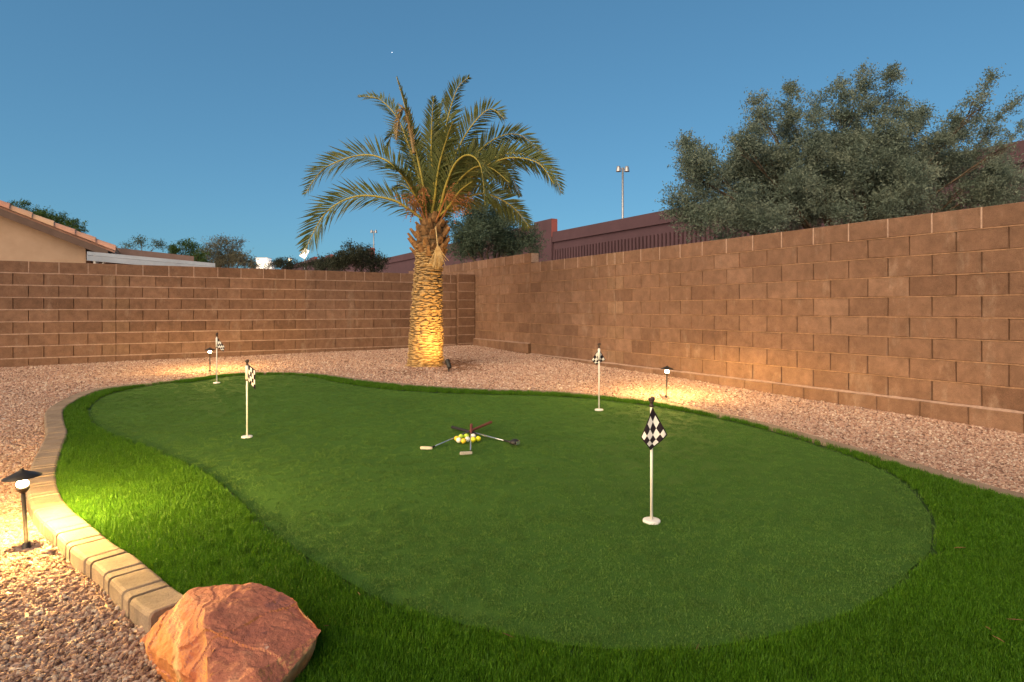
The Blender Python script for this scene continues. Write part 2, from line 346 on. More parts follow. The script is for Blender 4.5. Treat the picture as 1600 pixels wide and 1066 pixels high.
# kerb centre line
def offset(line, d):
    out = []
    for i, p in enumerate(line):
        t = (line[min(i+1, len(line)-1)]-line[max(0, i-1)]).normalized(); out.append(p+Vector((-t.y, t.x, 0))*d)
    return out
KW = .145
kc = offset(turf_edge, KW/2+.005)
kc = resample(kc, .025)
kerb_loop = kc + [Vector((-.9, -.8, 0)), Vector((-.80, .6, 0)), Vector((-.88, 1.3, 0)), Vector((-1.05, 1.85, 0))]
kpoly = [(p.x, p.y) for p in kerb_loop]; tpoly = [(p.x, p.y) for p in turf_loop]; gpoly = [(p.x, p.y) for p in green_loop]

def gravel_off(X, Y):                   # gravel lies lower than the kerb at the near left and level with it at the back
    t = np.clip((np.asarray(Y)-3.2)/3.6, 0, 1); t = t*t*(3-2*t)
    left = np.clip((.6-np.asarray(X))/1.2, 0, 1)
    return -.018-(.028*(1-t))*left
def ground_z(X, Y):
    und = .008*np.sin(1.7*np.asarray(X)+.6)*np.sin(1.3*np.asarray(Y))
    return g(np.minimum(np.asarray(Y, float), 15.5))+gravel_off(X, Y)+und
def build_ground():
    fx = np.unique(np.concatenate([np.array([-2500, -600, -150, -50, -20, -12.]), np.arange(-9, 9.01, .12), np.array([12, 20, 50, 150, 600, 2500.])]))
    fy = np.unique(np.concatenate([np.array([-600, -60, -12, -4.]), np.arange(-1, 16.01, .12), np.array([18, 24, 40, 90, 300, 900, 3000.])]))
    X, Y = np.meshgrid(fx, fy); Z = ground_z(X, Y); ins = inside(kpoly, X, Y); Z = np.where(ins, g(np.minimum(Y, 15.5))-.16, Z)
    nx, ny = len(fx), len(fy); V = np.stack([X.ravel(), Y.ravel(), Z.ravel()], 1)
    Fc = [(j*nx+i, j*nx+i+1, (j+1)*nx+i+1, (j+1)*nx+i) for j in range(ny-1) for i in range(nx-1)]
    tag(obj('ground', mesh('ground', V, Fc, M['gravel_ground'], True)), kind='structure')
build_ground()

def kerb_section(p, t, top, depth=.16, inset=0.0):
    n = Vector((-t.y, t.x, 0)); w = KW/2-inset; z = g(p.y)+top-inset*.6; b = .016
    prof = [(-w, -depth), (-w, -b), (-w+b*.35, -b*.3), (-w+b, 0), (w-b, 0), (w-b*.35, -b*.3), (w, -b), (w, -depth)]
    return [p+n*a+Vector((0, 0, z+h)) for a, h in prof]
def kerb_piece(name, pts, top, parent, jit=0.0):
    V = []; n = 8; m = len(pts)
    for i, p in enumerate(pts):
        t = (pts[min(i+1, m-1)]-pts[max(0, i-1)]).normalized()
        V += kerb_section(p, t, top+random.uniform(-jit, jit), inset=.005 if jit and i in (0, m-1) else 0)
    Fc = [(i*n+k, i*n+k+1, (i+1)*n+k+1, (i+1)*n+k) for i in range(m-1) for k in range(n-1)] + [tuple(range(n))[::-1], tuple((m-1)*n+k for k in range(n))]
    return obj(name, mesh(name, V, Fc, M['kerb'], False), parent)
def build_kerb():
    root = empty('garden_kerb', (0, 0, 0)); tag(root, 'tan stamped concrete kerb curving between gravel and artificial turf', 'kerb')
    end = U(200, 602, .03); last = min(range(len(kc)), key=lambda i: (kc[i].xy-end.xy).length)
    # arc positions for alternating long and short stones
    L = [0]
    for a, b in zip(kc, kc[1:]): L.append(L[-1]+(b-a).length)
    def at(s):
        j = max(0, min(len(L)-2, int(np.searchsorted(L, s))-1)); t = (s-L[j])/(L[j+1]-L[j]); return kc[j].lerp(kc[j+1], t)
    s = .10; long = True
    while s < L[last]:
        ln = (.185 if long else .066)*random.uniform(.92, 1.08); gap = .011
        kerb_piece('kerb_stone', [at(s+gap/2+(ln-gap)*q) for q in (0, .04, .35, .65, .96, 1)], .028, root, .0012); s += ln; long = not long
    # joints' bed under the stones, and the plain run round the back and right
    core = []
    for i in range(7, last, 2): core.append(kc[i])
    V = []; n = 4
    for i, p in enumerate(core):
        t = (core[min(i+1, len(core)-1)]-core[max(0, i-1)]).normalized(); nn = Vector((-t.y, t.x, 0)); w = KW/2-.012; z = g(p.y)
        V += [p+nn*a+Vector((0, 0, z+h)) for a, h in ((-w, -.16), (-w, -.012), (w, -.012), (w, -.16))]
    obj('joint_bed', mesh('joint_bed', V, [(i*4+k, i*4+k+1, i*4+k+5, i*4+k+4) for i in range(len(core)-1) for k in range(3)], M['mortar_deep']), root)
    rest = [kc[i] for i in range(last, len(kc), 4)]
    kerb_piece('kerb_run', rest, .012, root)
build_kerb()

# ------------------------------------------------------------------ block walls
S, HB = .4064, .2032
def block_mesh(name, L, m, var):
    bm = bmesh.new(); bmesh.ops.create_cube(bm, size=1); rr = random.Random(var)
    for v in bm.verts: v.co = Vector((v.co.x*(L-.008), v.co.y*.12, v.co.z*(HB-.011)))
    bmesh.ops.bevel(bm, geom=[e for e in bm.edges if all(v.co.y < 0 for v in e.verts)], offset=.006, segments=1, affect='EDGES')
    for v in bm.verts:
        if v.co.y < .0: v.co += Vector((rr.uniform(-.0018, .0018), rr.uniform(-.0015, .0015), rr.uniform(-.0022, .0022)))
    me = bpy.data.meshes.new(name); bm.to_mesh(me); bm.free(); me.materials.append(m); return me
FULL = [block_mesh('block', S, M['block'], i) for i in range(6)]
FULLP = [block_mesh('block_pale', S, M['block_pale'], i+10) for i in range(2)]
HALF = [block_mesh('half_block', S/2, M['block'], i+20) for i in range(3)]
HALFP = [block_mesh('half_block_pale', S/2, M['block_pale'], i+30) for i in range(3)]
def wavy_strip(mb, x0, x1, z, hh, y, seg=.09):   # bed joint mortar, struck a little unevenly
    n = max(2, int((x1-x0)/seg)); V = []
    for i in range(n+1):
        x = x0+(x1-x0)*i/n; a = hh/2*random.uniform(.75, 1.45); c = z+random.uniform(-.0015, .0015); yy = y+random.uniform(-.0015, .0015)
        V += [(x, yy+.008, c-a), (x, yy, c-a*.7), (x, yy, c+a*.7), (x, yy+.008, c+a)]
    mb.add(V, [(i*4+k, (i+1)*4+k, (i+1)*4+k+1, i*4+k+1) for i in range(n) for k in range(3)])
def wall(name, label, org, ang, ztop, rows, x0, x1, flip, control, parity0, vis, cap_joint=True, wall_t=.19, bed=.012, bm_='mortar_warm'):
    """local frame: x along the wall, -y towards the yard, z up; block faces lie on y = 0"""
    root = empty(name, (org.x, org.y, 0), ang); tag(root, label, 'wall')
    sx = -1 if flip else 1
    core = MB(); core.box(((x0+x1)/2*sx, .012+wall_t/2, (ztop-.006-.3)/2), (x1-x0, wall_t-.012, ztop-.006+.3)); core.build('mortar_core', M['mortar_deep'], root)
    mass = MB(); cj = None
    def place(r, a, b, z):
        Lb = b-a; full = Lb > S*.75; near = control is not None and not full and abs((a+b)/2-control) < S*.4
        pool = (FULL if full else (HALFP if near else HALF)); me = random.choice(pool)
        xc = (a+b)/2*sx; yj = random.uniform(-.002, .002)
        if vis[0] <= (a+b)/2 <= vis[1]:
            o = obj('block', me, root, (xc, .06+yj, z)); o.rotation_euler = (random.uniform(-.003, .003), random.choice((0, 0)), random.uniform(-.004, .004))
            if full is False and abs(Lb-S/2) > .01: o.scale.x = Lb/(S/2)
            if full and abs(Lb-S) > .01: o.scale.x = Lb/S
        else:
            mass.box((xc, .06+yj, z), (Lb-.008, .12, HB-.011))
    for r in range(rows):
        z = ztop-HB*(r+.5); off = 0 if (r % 2) == parity0 else .5
        js = [k*S+off*S for k in range(int(x0/S)-2, int(x1/S)+3)]; js = [j for j in js if x0+.03 < j < x1-.03]
        if control is not None and not any(abs(j-control) < .01 for j in js): js.append(control)
        js = sorted(js+[x0, x1])
        for a, b in zip(js, js[1:]): place(r, a, b, z)
        if r == 0 and cap_joint:
            cj = MB().box((0, 0, 0), (.014, .024, HB-.012)); cj = mesh('cap_joint', cj.V, cj.F, M['mortar'])
            for j in js[1:-1]: obj('cap_joint', cj, root, (j*sx, .011, z))
        xa, xb = (x0, x1) if not flip else (-x1, -x0)
        if r: b_ = MB(); wavy_strip(b_, xa, xb, ztop-HB*r, bed, -.0004 if bed < .015 else -.0012); b_.build('mortar_joint', M[bm_], root)
    if mass.V: tag(mass.build('block_mass', M['block'], root), kind='stuff')
    return root, sx
CORNER_S = 10.02
# back wall: local x runs right, faces the yard (-y)
zB = HC+.806; org = Vector((B0.x, B0.y, 0))
bw, _ = wall('back_block_wall', 'long low brown block wall across the back behind the palm', org, BA, zB, 10, -4.2*S-2.0, 7.86, False, 3*S, 0, (-2.2*S-.6, 9), bed=.019, bm_='mortar')
pl = MB()
pw = empty('wall_pier', (B0.x, B0.y, 0), BA); tag(pw, 'narrow brown block pier closing the corner of the two walls', 'pier')
for r in range(10):
    z = zB+.02-HB*(r+.5); o = obj('block', random.choice(FULL), pw, (7.865+.222, -.035, z)); o.scale.x = 1.08
pl.box((8.085, .06, .85), (.41, .16, 2.0)); pl.build('mortar_core', M['mortar_deep'], pw)
for r in range(1, 10): bj = MB(); wavy_strip(bj, 7.87, 8.30, zB+.02-HB*r, .018, -.0965); bj.build('mortar_joint', M['mortar'], pw)
# right wall: local frame rotated so that -y faces the yard; along the wall away from camera is local -x
RA = BA-math.pi/2
zR = HC+.936
STEP = 7.66
rw, sx = wall('side_block_wall', 'tall brown block wall running down the right side of the yard', R0, RA, zR, 9, -3.2, STEP, True, 12.5*S, 0, (-1.7, STEP))
rw2, _ = wall('raised_block_wall', 'farther raised section of brown block wall in the corner with lighter end block', R0, RA, zR+HB, 9, STEP+.004, 14.5, True, None, 1, (STEP, 14.2))
cap = MB(); cap.box((-(STEP-.004), .095, zR+HB/2), (.012, .17, HB-.02)); cap.build('end_mortar', M['mortar'], rw2)
# footing course standing proud at the foot of the right wall
def footing(root, x0, x1, ztop, proud):
    core = MB(); k = math.floor(x0/S); js = [x0]+[j*S+.2*S for j in range(k, k+60) if x0+.05 < j*S+.2*S < x1-.05]+[x1]
    for a, b in zip(js, js[1:]):
        me = random.choice(FULL); o = obj('footing_block', me, root, (-(a+b)/2, -proud+.06, ztop-HB/2)); o.scale.x = (b-a)/S
    core.box((-(x0+x1)/2, -proud+.06, ztop-HB*.75), (x1-x0, .10, HB*1.4)); core.build('footing_core', M['mortar_deep'], root)
    led = MB(); V = []; n = int((x1-x0)/.08)
    for i in range(n+1):
        x = -x1+(x1-x0)*i/n; V += [(x, -proud+.004+random.uniform(0, .006), ztop-.006+random.uniform(-.002, .003)), (x, -.001, ztop+.009+random.uniform(-.003, .003))]
    led.add(V, [(i*2, i*2+2, i*2+3, i*2+1) for i in range(n)]); led.build('ledge_mortar', M['mortar'], root)
footing(rw, -2.4, STEP, zR-9*HB, .055)
footing(rw2, STEP+.006, CORNER_S+.1, zR-8*HB, .065)

# ------------------------------------------------------------------ scattered stuff
def scatter(name, pts, rots, scl, variants, label, cat, mats):
    """one 'stuff' object: points that carry small real meshes"""
    me = bpy.data.meshes.new(name); me.vertices.add(len(pts)); me.vertices.foreach_set('co', np.asarray(pts, np.float32).ravel())
    for nm, ty, arr in (('rot', 'FLOAT_VECTOR', rots), ('scl', 'FLOAT_VECTOR', scl)):
        a = me.attributes.new(nm, ty, 'POINT'); a.data.foreach_set('vector', np.asarray(arr, np.float32).ravel())
    a = me.attributes.new('pick', 'INT', 'POINT'); a.data.foreach_set('value', rng.integers(0, len(variants), len(pts)).astype(np.int32))
    o = obj(name, me); tag(o, label, cat, kind='stuff')
    c = bpy.data.collections.new(name+'_shapes')
    for i, v in enumerate(variants): c.objects.link(bpy.data.objects.new('%s_shape_%02d' % (name, i), v))
    t = bpy.data.node_groups.new(name, 'GeometryNodeTree')
    t.interface.new_socket('Geometry', in_out='INPUT', socket_type='NodeSocketGeometry'); t.interface.new_socket('Geometry', in_out='OUTPUT', socket_type='NodeSocketGeometry')
    gi = t.nodes.new('NodeGroupInput'); go = t.nodes.new('NodeGroupOutput'); ip = t.nodes.new('GeometryNodeInstanceOnPoints'); ci = t.nodes.new('GeometryNodeCollectionInfo')
    ci.inputs['Collection'].default_value = c; ci.inputs['Separate Children'].default_value = True; ci.inputs['Reset Children'].default_value = True
    def attr(nm, ty):
        n = t.nodes.new('GeometryNodeInputNamedAttribute'); n.data_type = ty; n.inputs[0].default_value = nm; return n.outputs['Attribute']
    L = t.links.new
    L(gi.outputs[0], ip.inputs['Points']); L(ci.outputs[0], ip.inputs['Instance']); ip.inputs['Pick Instance'].default_value = True
    L(attr('pick', 'INT'), ip.inputs['Instance Index']); L(attr('scl', 'FLOAT_VECTOR'), ip.inputs['Scale'])
    er = t.nodes.new('FunctionNodeEulerToRotation'); L(attr('rot', 'FLOAT_VECTOR'), er.inputs[0]); L(er.outputs[0], ip.inputs['Rotation'])
    L(ip.outputs[0], go.inputs[0]); md = o.modifiers.new('scatter', 'NODES'); md.node_group = t
    return o
def rand_pts(x0, x1, y0, y1, dens):
    n = int((x1-x0)*(y1-y0)*dens); X = rng.uniform(x0, x1, n); Y = rng.uniform(y0, y1, n); return X, Y
def in_view(X, Y, m=1.0): return (np.abs(X) < (Y*.88+m)) & (Y > .7)
# gravel stones
def stone_mesh(i):
    bm = bmesh.new(); bmesh.ops.create_icosphere(bm, subdivisions=1, radius=.5); rr = random.Random(i)
    sc = Vector((rr.uniform(.8, 1.1), rr.uniform(.7, 1), rr.uniform(.55, .8)))
    for v in bm.verts: v.co = Vector(a*b for a, b in zip(v.co*rr.uniform(.82, 1.16), sc))
    me = bpy.data.meshes.new('stone_shape'); bm.to_mesh(me); bm.free(); me.materials.append(M['gravel']); return me
STONES = [stone_mesh(i) for i in range(8)]
def to_wall(X, Y):
    db = (X-B0.x)*bn.x+(Y-B0.y)*bn.y; dr = (X-R0.x)*rn.x+(Y-R0.y)*rn.y; return db, dr
def on_gravel(px, py):
    Y = 4.0
    for _ in range(60):
        X = (px-800)/F*Y; Y = .5*Y+.5*(HC-float(ground_z(X, Y)))*F/(py-H0)
    X = (px-800)/F*Y; return Vector((X, Y, float(ground_z(X, Y))))
def build_gravel():
    PX, PY, SZ = [], [], []
    for y0, y1, dens, a, b in ((1.1, 3.0, 9500, .008, .024), (3.0, 4.6, 6000, .010, .024), (4.6, 7.0, 3000, .014, .028), (7.0, 15, 1300, .018, .034)):
        X, Y = rand_pts(-9.2, 7, y0, y1, dens); k = in_view(X, Y, 1.4); X, Y = X[k], Y[k]
        db, dr = to_wall(X, Y); k = (db < -.01) & (dr < -.065) & ~inside(kpoly_out, X, Y); X, Y = X[k], Y[k]
        PX.append(X); PY.append(Y); SZ.append(a+(b-a)*rng.random(len(X))**1.8)
    for qx, qy, qs in ((80, 866, .050), (172, 918, .038), (150, 935, .032), (195, 960, .040), (120, 905, .030), (222, 985, .036), (60, 960, .034), (20, 905, .036), (100, 990, .030), (30, 690, .045), (45, 668, .040), (560, 575, .05), (1150, 640, .04), (1380, 670, .04)):
        q = on_gravel(qx, qy); PX.append(np.array([q.x])); PY.append(np.array([q.y])); SZ.append(np.array([qs]))
    X, Y, s = map(np.concatenate, (PX, PY, SZ)); Z = ground_z(X, Y)+s*rng.uniform(-.05, .3, len(X))
    rots = rng.uniform(0, 6.28, (len(X), 3)); rots[:, :2] = rng.normal(0, .35, (len(X), 2))
    scatter('gravel', np.stack([X, Y, Z], 1), rots, np.repeat(s[:, None], 3, 1)*rng.uniform(.8, 1.2, (len(X), 3)), STONES, 'pinkish tan crushed gravel covering the yard around the turf', 'gravel', None)
    print('gravel', len(X))
kpoly_out = [(p.x, p.y) for p in offset(kc, KW/2-.002)]+[(-.92, -.8), (-.82, .6), (-.90, 1.3), (-1.06, 1.85)]
build_gravel()
# turf blades
_gl = [Vector((p[0], p[1], 0)) for p in gpoly]; _gl = _gl+_gl[:1]
gpoly_out = [(p.x, p.y) for p in offset(_gl, .03)[:-1]]
def tuft_mesh(i, n, rad, h0, h1, w, m, lean=.5):
    rr = random.Random(i); V = []; Fc = []
    for _ in range(n):
        a = rr.uniform(0, 6.28); d = rad*math.sqrt(rr.random()); x, y = d*math.cos(a), d*math.sin(a); h = rr.uniform(h0, h1)
        t = rr.uniform(0, 6.28); l = rr.uniform(.05, lean)*h; dx, dy = l*math.cos(t), l*math.sin(t); f = rr.uniform(0, 6.28); wx, wy = w/2*math.cos(f), w/2*math.sin(f); b = len(V)
        V += [(x-wx, y-wy, 0), (x+wx, y+wy, 0), (x+dx*.4-wx*.85, y+dy*.4-wy*.85, h*.6), (x+dx*.4+wx*.85, y+dy*.4+wy*.85, h*.6), (x+dx, y+dy, h)]
        Fc += [(b, b+1, b+3, b+2), (b+2, b+3, b+4)]
    return mesh('tuft_shape', V, Fc, m)
def build_turf():
    TU = [tuft_mesh(i, 28, .025, .018, .038, .0019, M['turf'], .36) for i in range(8)]
    PX, PY, SZ = [], [], []
    for y0, y1, dens, sc in ((.7, 1.2, 1500, 1.1), (1.2, 2.6, 4400, 1.0), (2.6, 4.2, 2700, 1.03), (4.2, 9.5, 1700, 1.12)):
        X, Y = rand_pts(-5, 4.2, y0, y1, dens); k = in_view(X, Y, 1.8); X, Y = X[k], Y[k]; k = inside(tpoly, X, Y); X, Y = X[k], Y[k]; k = ~inside(gpoly_out, X, Y); X, Y = X[k], Y[k]
        PX.append(X); PY.append(Y); SZ.append(np.full(len(X), sc))
    X, Y, s = map(np.concatenate, (PX, PY, SZ)); rots = np.zeros((len(X), 3)); rots[:, 2] = rng.uniform(0, 6.28, len(X)); rots[:, :2] = rng.normal(0, .16, (len(X), 2))
    scl = s[:, None]*rng.uniform(.85, 1.15, (len(X), 3))
    scatter('turf_blades', np.stack([X, Y, g(Y)-.003], 1), rots, scl, TU, 'longer bright green artificial turf ringing the putting green', 'turf', None); print('tufts', len(X))
    NP = [tuft_mesh(i+50, 46, .032, .006, .011, .0016, M['nap'], .9) for i in range(6)]
    X, Y = rand_pts(-5, 3.2, 1.6, 3.2, 900); X2, Y2 = rand_pts(-5, 3.2, 3.2, 9.2, 420); X = np.concatenate([X, X2]); Y = np.concatenate([Y, Y2]); k = inside(gpoly, X, Y); X, Y = X[k], Y[k]
    rots = np.zeros((len(X), 3)); rots[:, 2] = rng.uniform(0, 6.28, len(X))
    scatter('green_nap', np.stack([X, Y, g(Y)-.003], 1), rots, rng.uniform(.85, 1.2, (len(X), 3)), NP, 'short dense nap of the putting green', 'turf', None); print('nap', len(X))
build_turf()

# ------------------------------------------------------------------ boulder
def build_boulder():
    pts = [P(258, 966, 2.04), P(296, 931, 2.08), P(345, 922, 2.10), P(398, 914, 2.10), P(424, 920, 2.08), P(458, 936, 2.02), P(484, 962, 1.93), P(502, 987, 1.84),
           P(492, 1010, 1.79), P(450, 1056, 1.68), P(424, 1090, 1.58), P(327, 955, 1.89), P(339, 1000, 1.75), P(346, 1042, 1.66), P(330, 1085, 1.55), P(405, 1045, 1.63)]
    foot = [U(231, 1004, -.05), U(250, 1020, -.05), U(270, 1037, -.05), U(302, 1068, -.05), U(318, 1110, -.05), U(400, 1130, -.02), U(452, 1080, -.02), U(478, 1030, -.02), U(470, 985, -.02), U(400, 945, -.02), U(280, 965, -.05)]
    pts += foot[:5]; base = [Vector((f.x, f.y, -.14)) for f in foot]
    c = sum(pts, Vector())/len(pts); c.z = -.03
    bm = bmesh.new()
    for p in pts+base: bm.verts.new(p-c)
    r = bmesh.ops.convex_hull(bm, input=bm.verts)
    bmesh.ops.delete(bm, geom=[v for v in bm.verts if not v.link_faces], context='VERTS')
    bmesh.ops.triangulate(bm, faces=bm.faces)
    for it in range(6):
        bmesh.ops.subdivide_edges(bm, edges=[e for e in bm.edges if e.calc_length() > .010], cuts=1, use_grid_fill=True)
        bmesh.ops.triangulate(bm, faces=bm.faces)
    bmesh.ops.smooth_vert(bm, verts=bm.verts, factor=.5, use_axis_x=True, use_axis_y=True, use_axis_z=True)
    bm.normal_update()
    # broken ledges: chip the surface along a few fracture planes, then fine roughness
    planes = [(Vector((.8, -.5, .3)).normalized(), .10), (Vector((-.3, -.9, .3)).normalized(), .12), (Vector((.5, .8, -.2)).normalized(), .11)]
    for v in bm.verts:
        p = v.co.copy(); q = Matrix.Rotation(R(58), 3, 'Y') @ p; d = 0
        for nn, off in planes:
            t = p.dot(nn)-off+.012*noise.noise(p*14)
            d -= .0035 if t > 0 else 0
        bed = math.floor(q.x*26+2.2*noise.noise(p*5)); strat = .008*(noise.noise(Vector((bed*3.7, 1.3, .2))))*(1 if p.x < -.06 else .3)
        d += .012*noise.noise(p*6)+.005*noise.noise(p*17)+.0028*noise.noise(p*42)+.0016*noise.noise(p*95)+strat
        v.co += v.normal*d
    me = bpy.data.meshes.new('boulder'); bm.to_mesh(me); bm.free(); me.materials.append(M['rock'])
    bo = obj('boulder', me, None, c+Vector((-.010, 0, 0))); bo.scale = (1.05, 1.05, 1.05); tag(bo, 'large red and orange sandstone boulder at the end of the kerb', 'boulder')
build_boulder()

# ------------------------------------------------------------------ path lights
def path_light(base, label, power, tilt=(0, 0)):
    root = empty('path_light', base); tag(root, label, 'path light', 'bronze path lights'); root.rotation_euler = (tilt[0], tilt[1], 0)
    MB().tube([(0, 0, -.05), (0, 0, .015), (0, 0, .018), (0, 0, .285)], [.014, .014, .0085, .0085], 10).build('post', M['bronze'], root, True)
    MB().lathe([(.001, .03), (.015, .028), (.017, .004), (.024, -.004), (.024, -.03)], n=12).build('foot', M['bronze'], root, True)
    MB().lathe([(.0085, .262), (.018, .270), (.027, .284), (.027, .289), (.001, .290)], n=16).build('socket', M['bronze'], root, True)
    bl = MB().lathe([(.001, .293), (.016, .2935), (.022, .298), (.0245, .306), (.022, .315), (.015, .322), (.001, .325)], n=18).build('bulb', M['bulb'], root, True)
    h = MB().lathe([(.001, .379), (.006, .378), (.009, .372), (.012, .368), (.042, .356), (.075, .340), (.076, .337), (.0745, .3375)], n=24)
    h.build('hat', M['bronze'], root, True)
    MB().lathe([(.0743, .3378), (.040, .3535), (.010, .3655), (.001, .3660)], n=24).build('reflector', M['reflector'], root, True)
    MB().tube([(.0185, 0, .285), (.0185, 0, .362)], .0013, 6).tube([(-.0185, 0, .285), (-.0185, 0, .362)], .0013, 6).build('hat_support', M['bronze'], root)
    ld = bpy.data.lights.new('lamp_light', 'POINT'); ld.energy = power; ld.color = (1, .62, .18); ld.shadow_soft_size = .026
    lo = bpy.data.objects.new('lamp_light', ld); link(lo, root); lo.location = (0, 0, .309)
    bl.visible_shadow = True
    return root
LP = 560.0
path_light(on_gravel(42, 857), 'nearest lit path light, on the gravel outside the kerb at left', LP*1.7, (.02, -.05))
path_light(on_gravel(328, 581), 'lit path light near the back wall, behind the farthest flagstick', LP*.85)
path_light(on_gravel(1041, 622), 'lit path light between the turf and the side wall', LP*.85, (0, .03))

# ------------------------------------------------------------------ flagsticks
def flagstick(px, py, top, label, quad, sleeve, depth, folds):
    b = U(px, py, .006); Y = b.y; s = Y/F; hgt = (py-top)*s
    root = empty('flagstick', b); tag(root, label, 'flagstick', 'practice green flagsticks')
    MB().tube([(0, 0, -.02), (0, 0, hgt-.03)], .0072, 10).build('pole', M['white_pole'], root, True)
    MB().lathe([(.001, .006), (.026, .006), (.041, .004), (.044, .0015), (.044, -.012)], n=28).build('cup', M['cup'], root, True)
    fn = MB(); fn.lathe([(.009, hgt-.046), (.013, hgt-.043), (.013, hgt-.038), (.008, hgt-.034), (.0085, hgt-.022), (.012, hgt-.019), (.012, hgt-.016), (.007, hgt-.013)], n=12)
    fn.sphere((0.004, 0, hgt-.006), .0135, 12, 8); fn.sphere((-.008, 0, hgt-.008), .009, 10, 6); fn.build('finial', M['finial'], root, True)
    if sleeve:
        z0, z1 = (py-sleeve[1])*s, (py-sleeve[0])*s
        MB().tube([(0, 0, z0), (0, 0, z1)], .0125, 12).build('sleeve', M['white_pole'], root, True)
        MB().tube([(0, 0, z0-.004), (0, 0, z0+.006)], .0138, 12).build('clip_ring', M['finial'], root, True)
    # cloth: four corners (pixels) with a depth of their own, sagging folds between
    c = [Vector(((x-px)*s, d, (py-y)*s)) for (x, y), d in zip(quad, depth)]; n = 16; V = []; uv = []
    for j in range(n+1):
        for i in range(n+1):
            u, v = i/n, j/n; p = c[0]*(1-u)*(1-v)+c[1]*u*(1-v)+c[2]*u*v+c[3]*(1-u)*v
            w = math.sin(u*math.pi)*math.sin(v*math.pi)
            p = p+Vector((0, folds*math.sin((u-v)*5.5+1)+folds*.5*math.sin((u+v)*4), 0))+Vector((0, 0, -.012*w)); V.append(p); uv.append((u*.998+.001, v*.998+.001))
    Fc = [(j*(n+1)+i, j*(n+1)+i+1, (j+1)*(n+1)+i+1, (j+1)*(n+1)+i) for j in range(n) for i in range(n)]
    o = obj('flag', mesh('flag', V, Fc, M['flag'], True, uv), root); md = o.modifiers.new('cloth', 'SOLIDIFY'); md.thickness = .0012
    return root
flagstick(1018, 813, 622, 'nearest flagstick, black and white checkered diamond flag facing the camera', [(1019, 636), (1041, 678), (1015, 702), (1000, 683)], None, (-.012, -.02, -.03, -.02), .006)
flagstick(386, 682, 563, 'flagstick on the left of the green with its checkered flag hanging to the right', [(388, 570), (401, 578), (400, 609), (388, 595)], (570, 594), (0, -.02, -.012, -.005), .0015)
flagstick(338.7, 598, 521, 'farthest flagstick at back left, in front of the back path light', [(340, 528), (352.5, 542), (350, 549.5), (340, 543)], (528, 543), (0, -.02, -.012, -.005), .0015)
flagstick(936, 640, 537, 'flagstick at the back right edge of the green with its flag behind the pole', [(936, 545), (946.5, 562.5), (932, 570.5), (924.5, 563)], (545, 563), (.016, .022, .024, .022), .0015)

# ------------------------------------------------------------------ clubs and balls
def club(name, label, head_px, grip_px, joint, head_fn, grip_mat, zg, zj=.02, zh=.012):
    a = U(*head_px, zh); b = U(*grip_px, zg)
    root = empty(name, a); tag(root, label, 'golf club', 'golf clubs crossed on the green')
    d = b-a; m = d*joint
    MB().tube([(0, 0, 0), m], [.0046, .0062], 8).build('shaft', M['chrome'], root, True)
    MB().tube([m, m+(d-m)*.1, d*.985, d], [.0085, .0105, .0135, .010], 10).build('grip', grip_mat, root, True)
    head_fn(root, d.normalized()); return root
def putter_head(sgn, ang):
    def fn(root, d):
        h = MB(); M4 = Matrix.Rotation(ang, 4, 'Z')
        V = []; w, t, hh = .078, .019, .022
        prof = [(-t/2, -.010), (t/2, -.010), (t/2, .004), (t*.1, .008), (-t*.1, hh-.010), (-t/2, hh-.010)]
        for x in (-w, -w*.93, -w*.07, .012):
            k = .82 if x in (-w, .012) else 1
            V += [M4 @ Vector((x*sgn, a*k, b*k)) for a, b in prof]
        h.add(V, [(i*6+k, i*6+(k+1) % 6, (i+1)*6+(k+1) % 6, (i+1)*6+k) for i in range(3) for k in range(6)]+[tuple(range(6)), tuple(18+k for k in range(6))])
        h.build('putter_head', M['putter_head'], root)
        MB().tube([(0, 0, .0), d*.05], [.0085, .0065], 8).build('hosel', M['grip_black'], root, True)
    return fn
def driver_head(root, d):
    bm = bmesh.new(); bmesh.ops.create_uvsphere(bm, u_segments=20, v_segments=12, radius=1)
    for v in bm.verts:
        x, y, z = v.co; z = z*.6 if z < 0 else z; x = min(x, .72); v.co = Vector((x*.040+.009, y*.043, z*.028+.010))
    me = bpy.data.meshes.new('club_head'); bm.to_mesh(me); bm.free(); me.materials.append(M['black']); me.polygons.foreach_set('use_smooth', [True]*len(me.polygons))
    obj('club_head', me, root, (.01, -.03, 0), (0, 0, R(-35)))
    MB().box((0, 0, 0), (.004, .05, .026)).build('face_plate', M['chrome'], root, loc=(.041, -.050, .010), rot=(0, 0, R(-35)))
    MB().tube([(0, -.01, .006), d*.10], [.011, .0065], 10).build('hosel', M['black'], root, True)
club('putter', 'putter with red grip and pale head lying toward the left', (673, 700), (768, 659.5), .60, putter_head(1, R(-4)), M['grip_red'], .055)
club('putter', 'short putter lying toward the camera, head lowest of the three', (735, 707.5), (736.5, 663.5), .66, putter_head(1, R(14)), M['grip_red'], .045)
club('driver', 'driver with black head and black grip lying toward the right', (801, 692), (706, 667.5), .58, driver_head, M['grip_black'], .03, zh=.02)
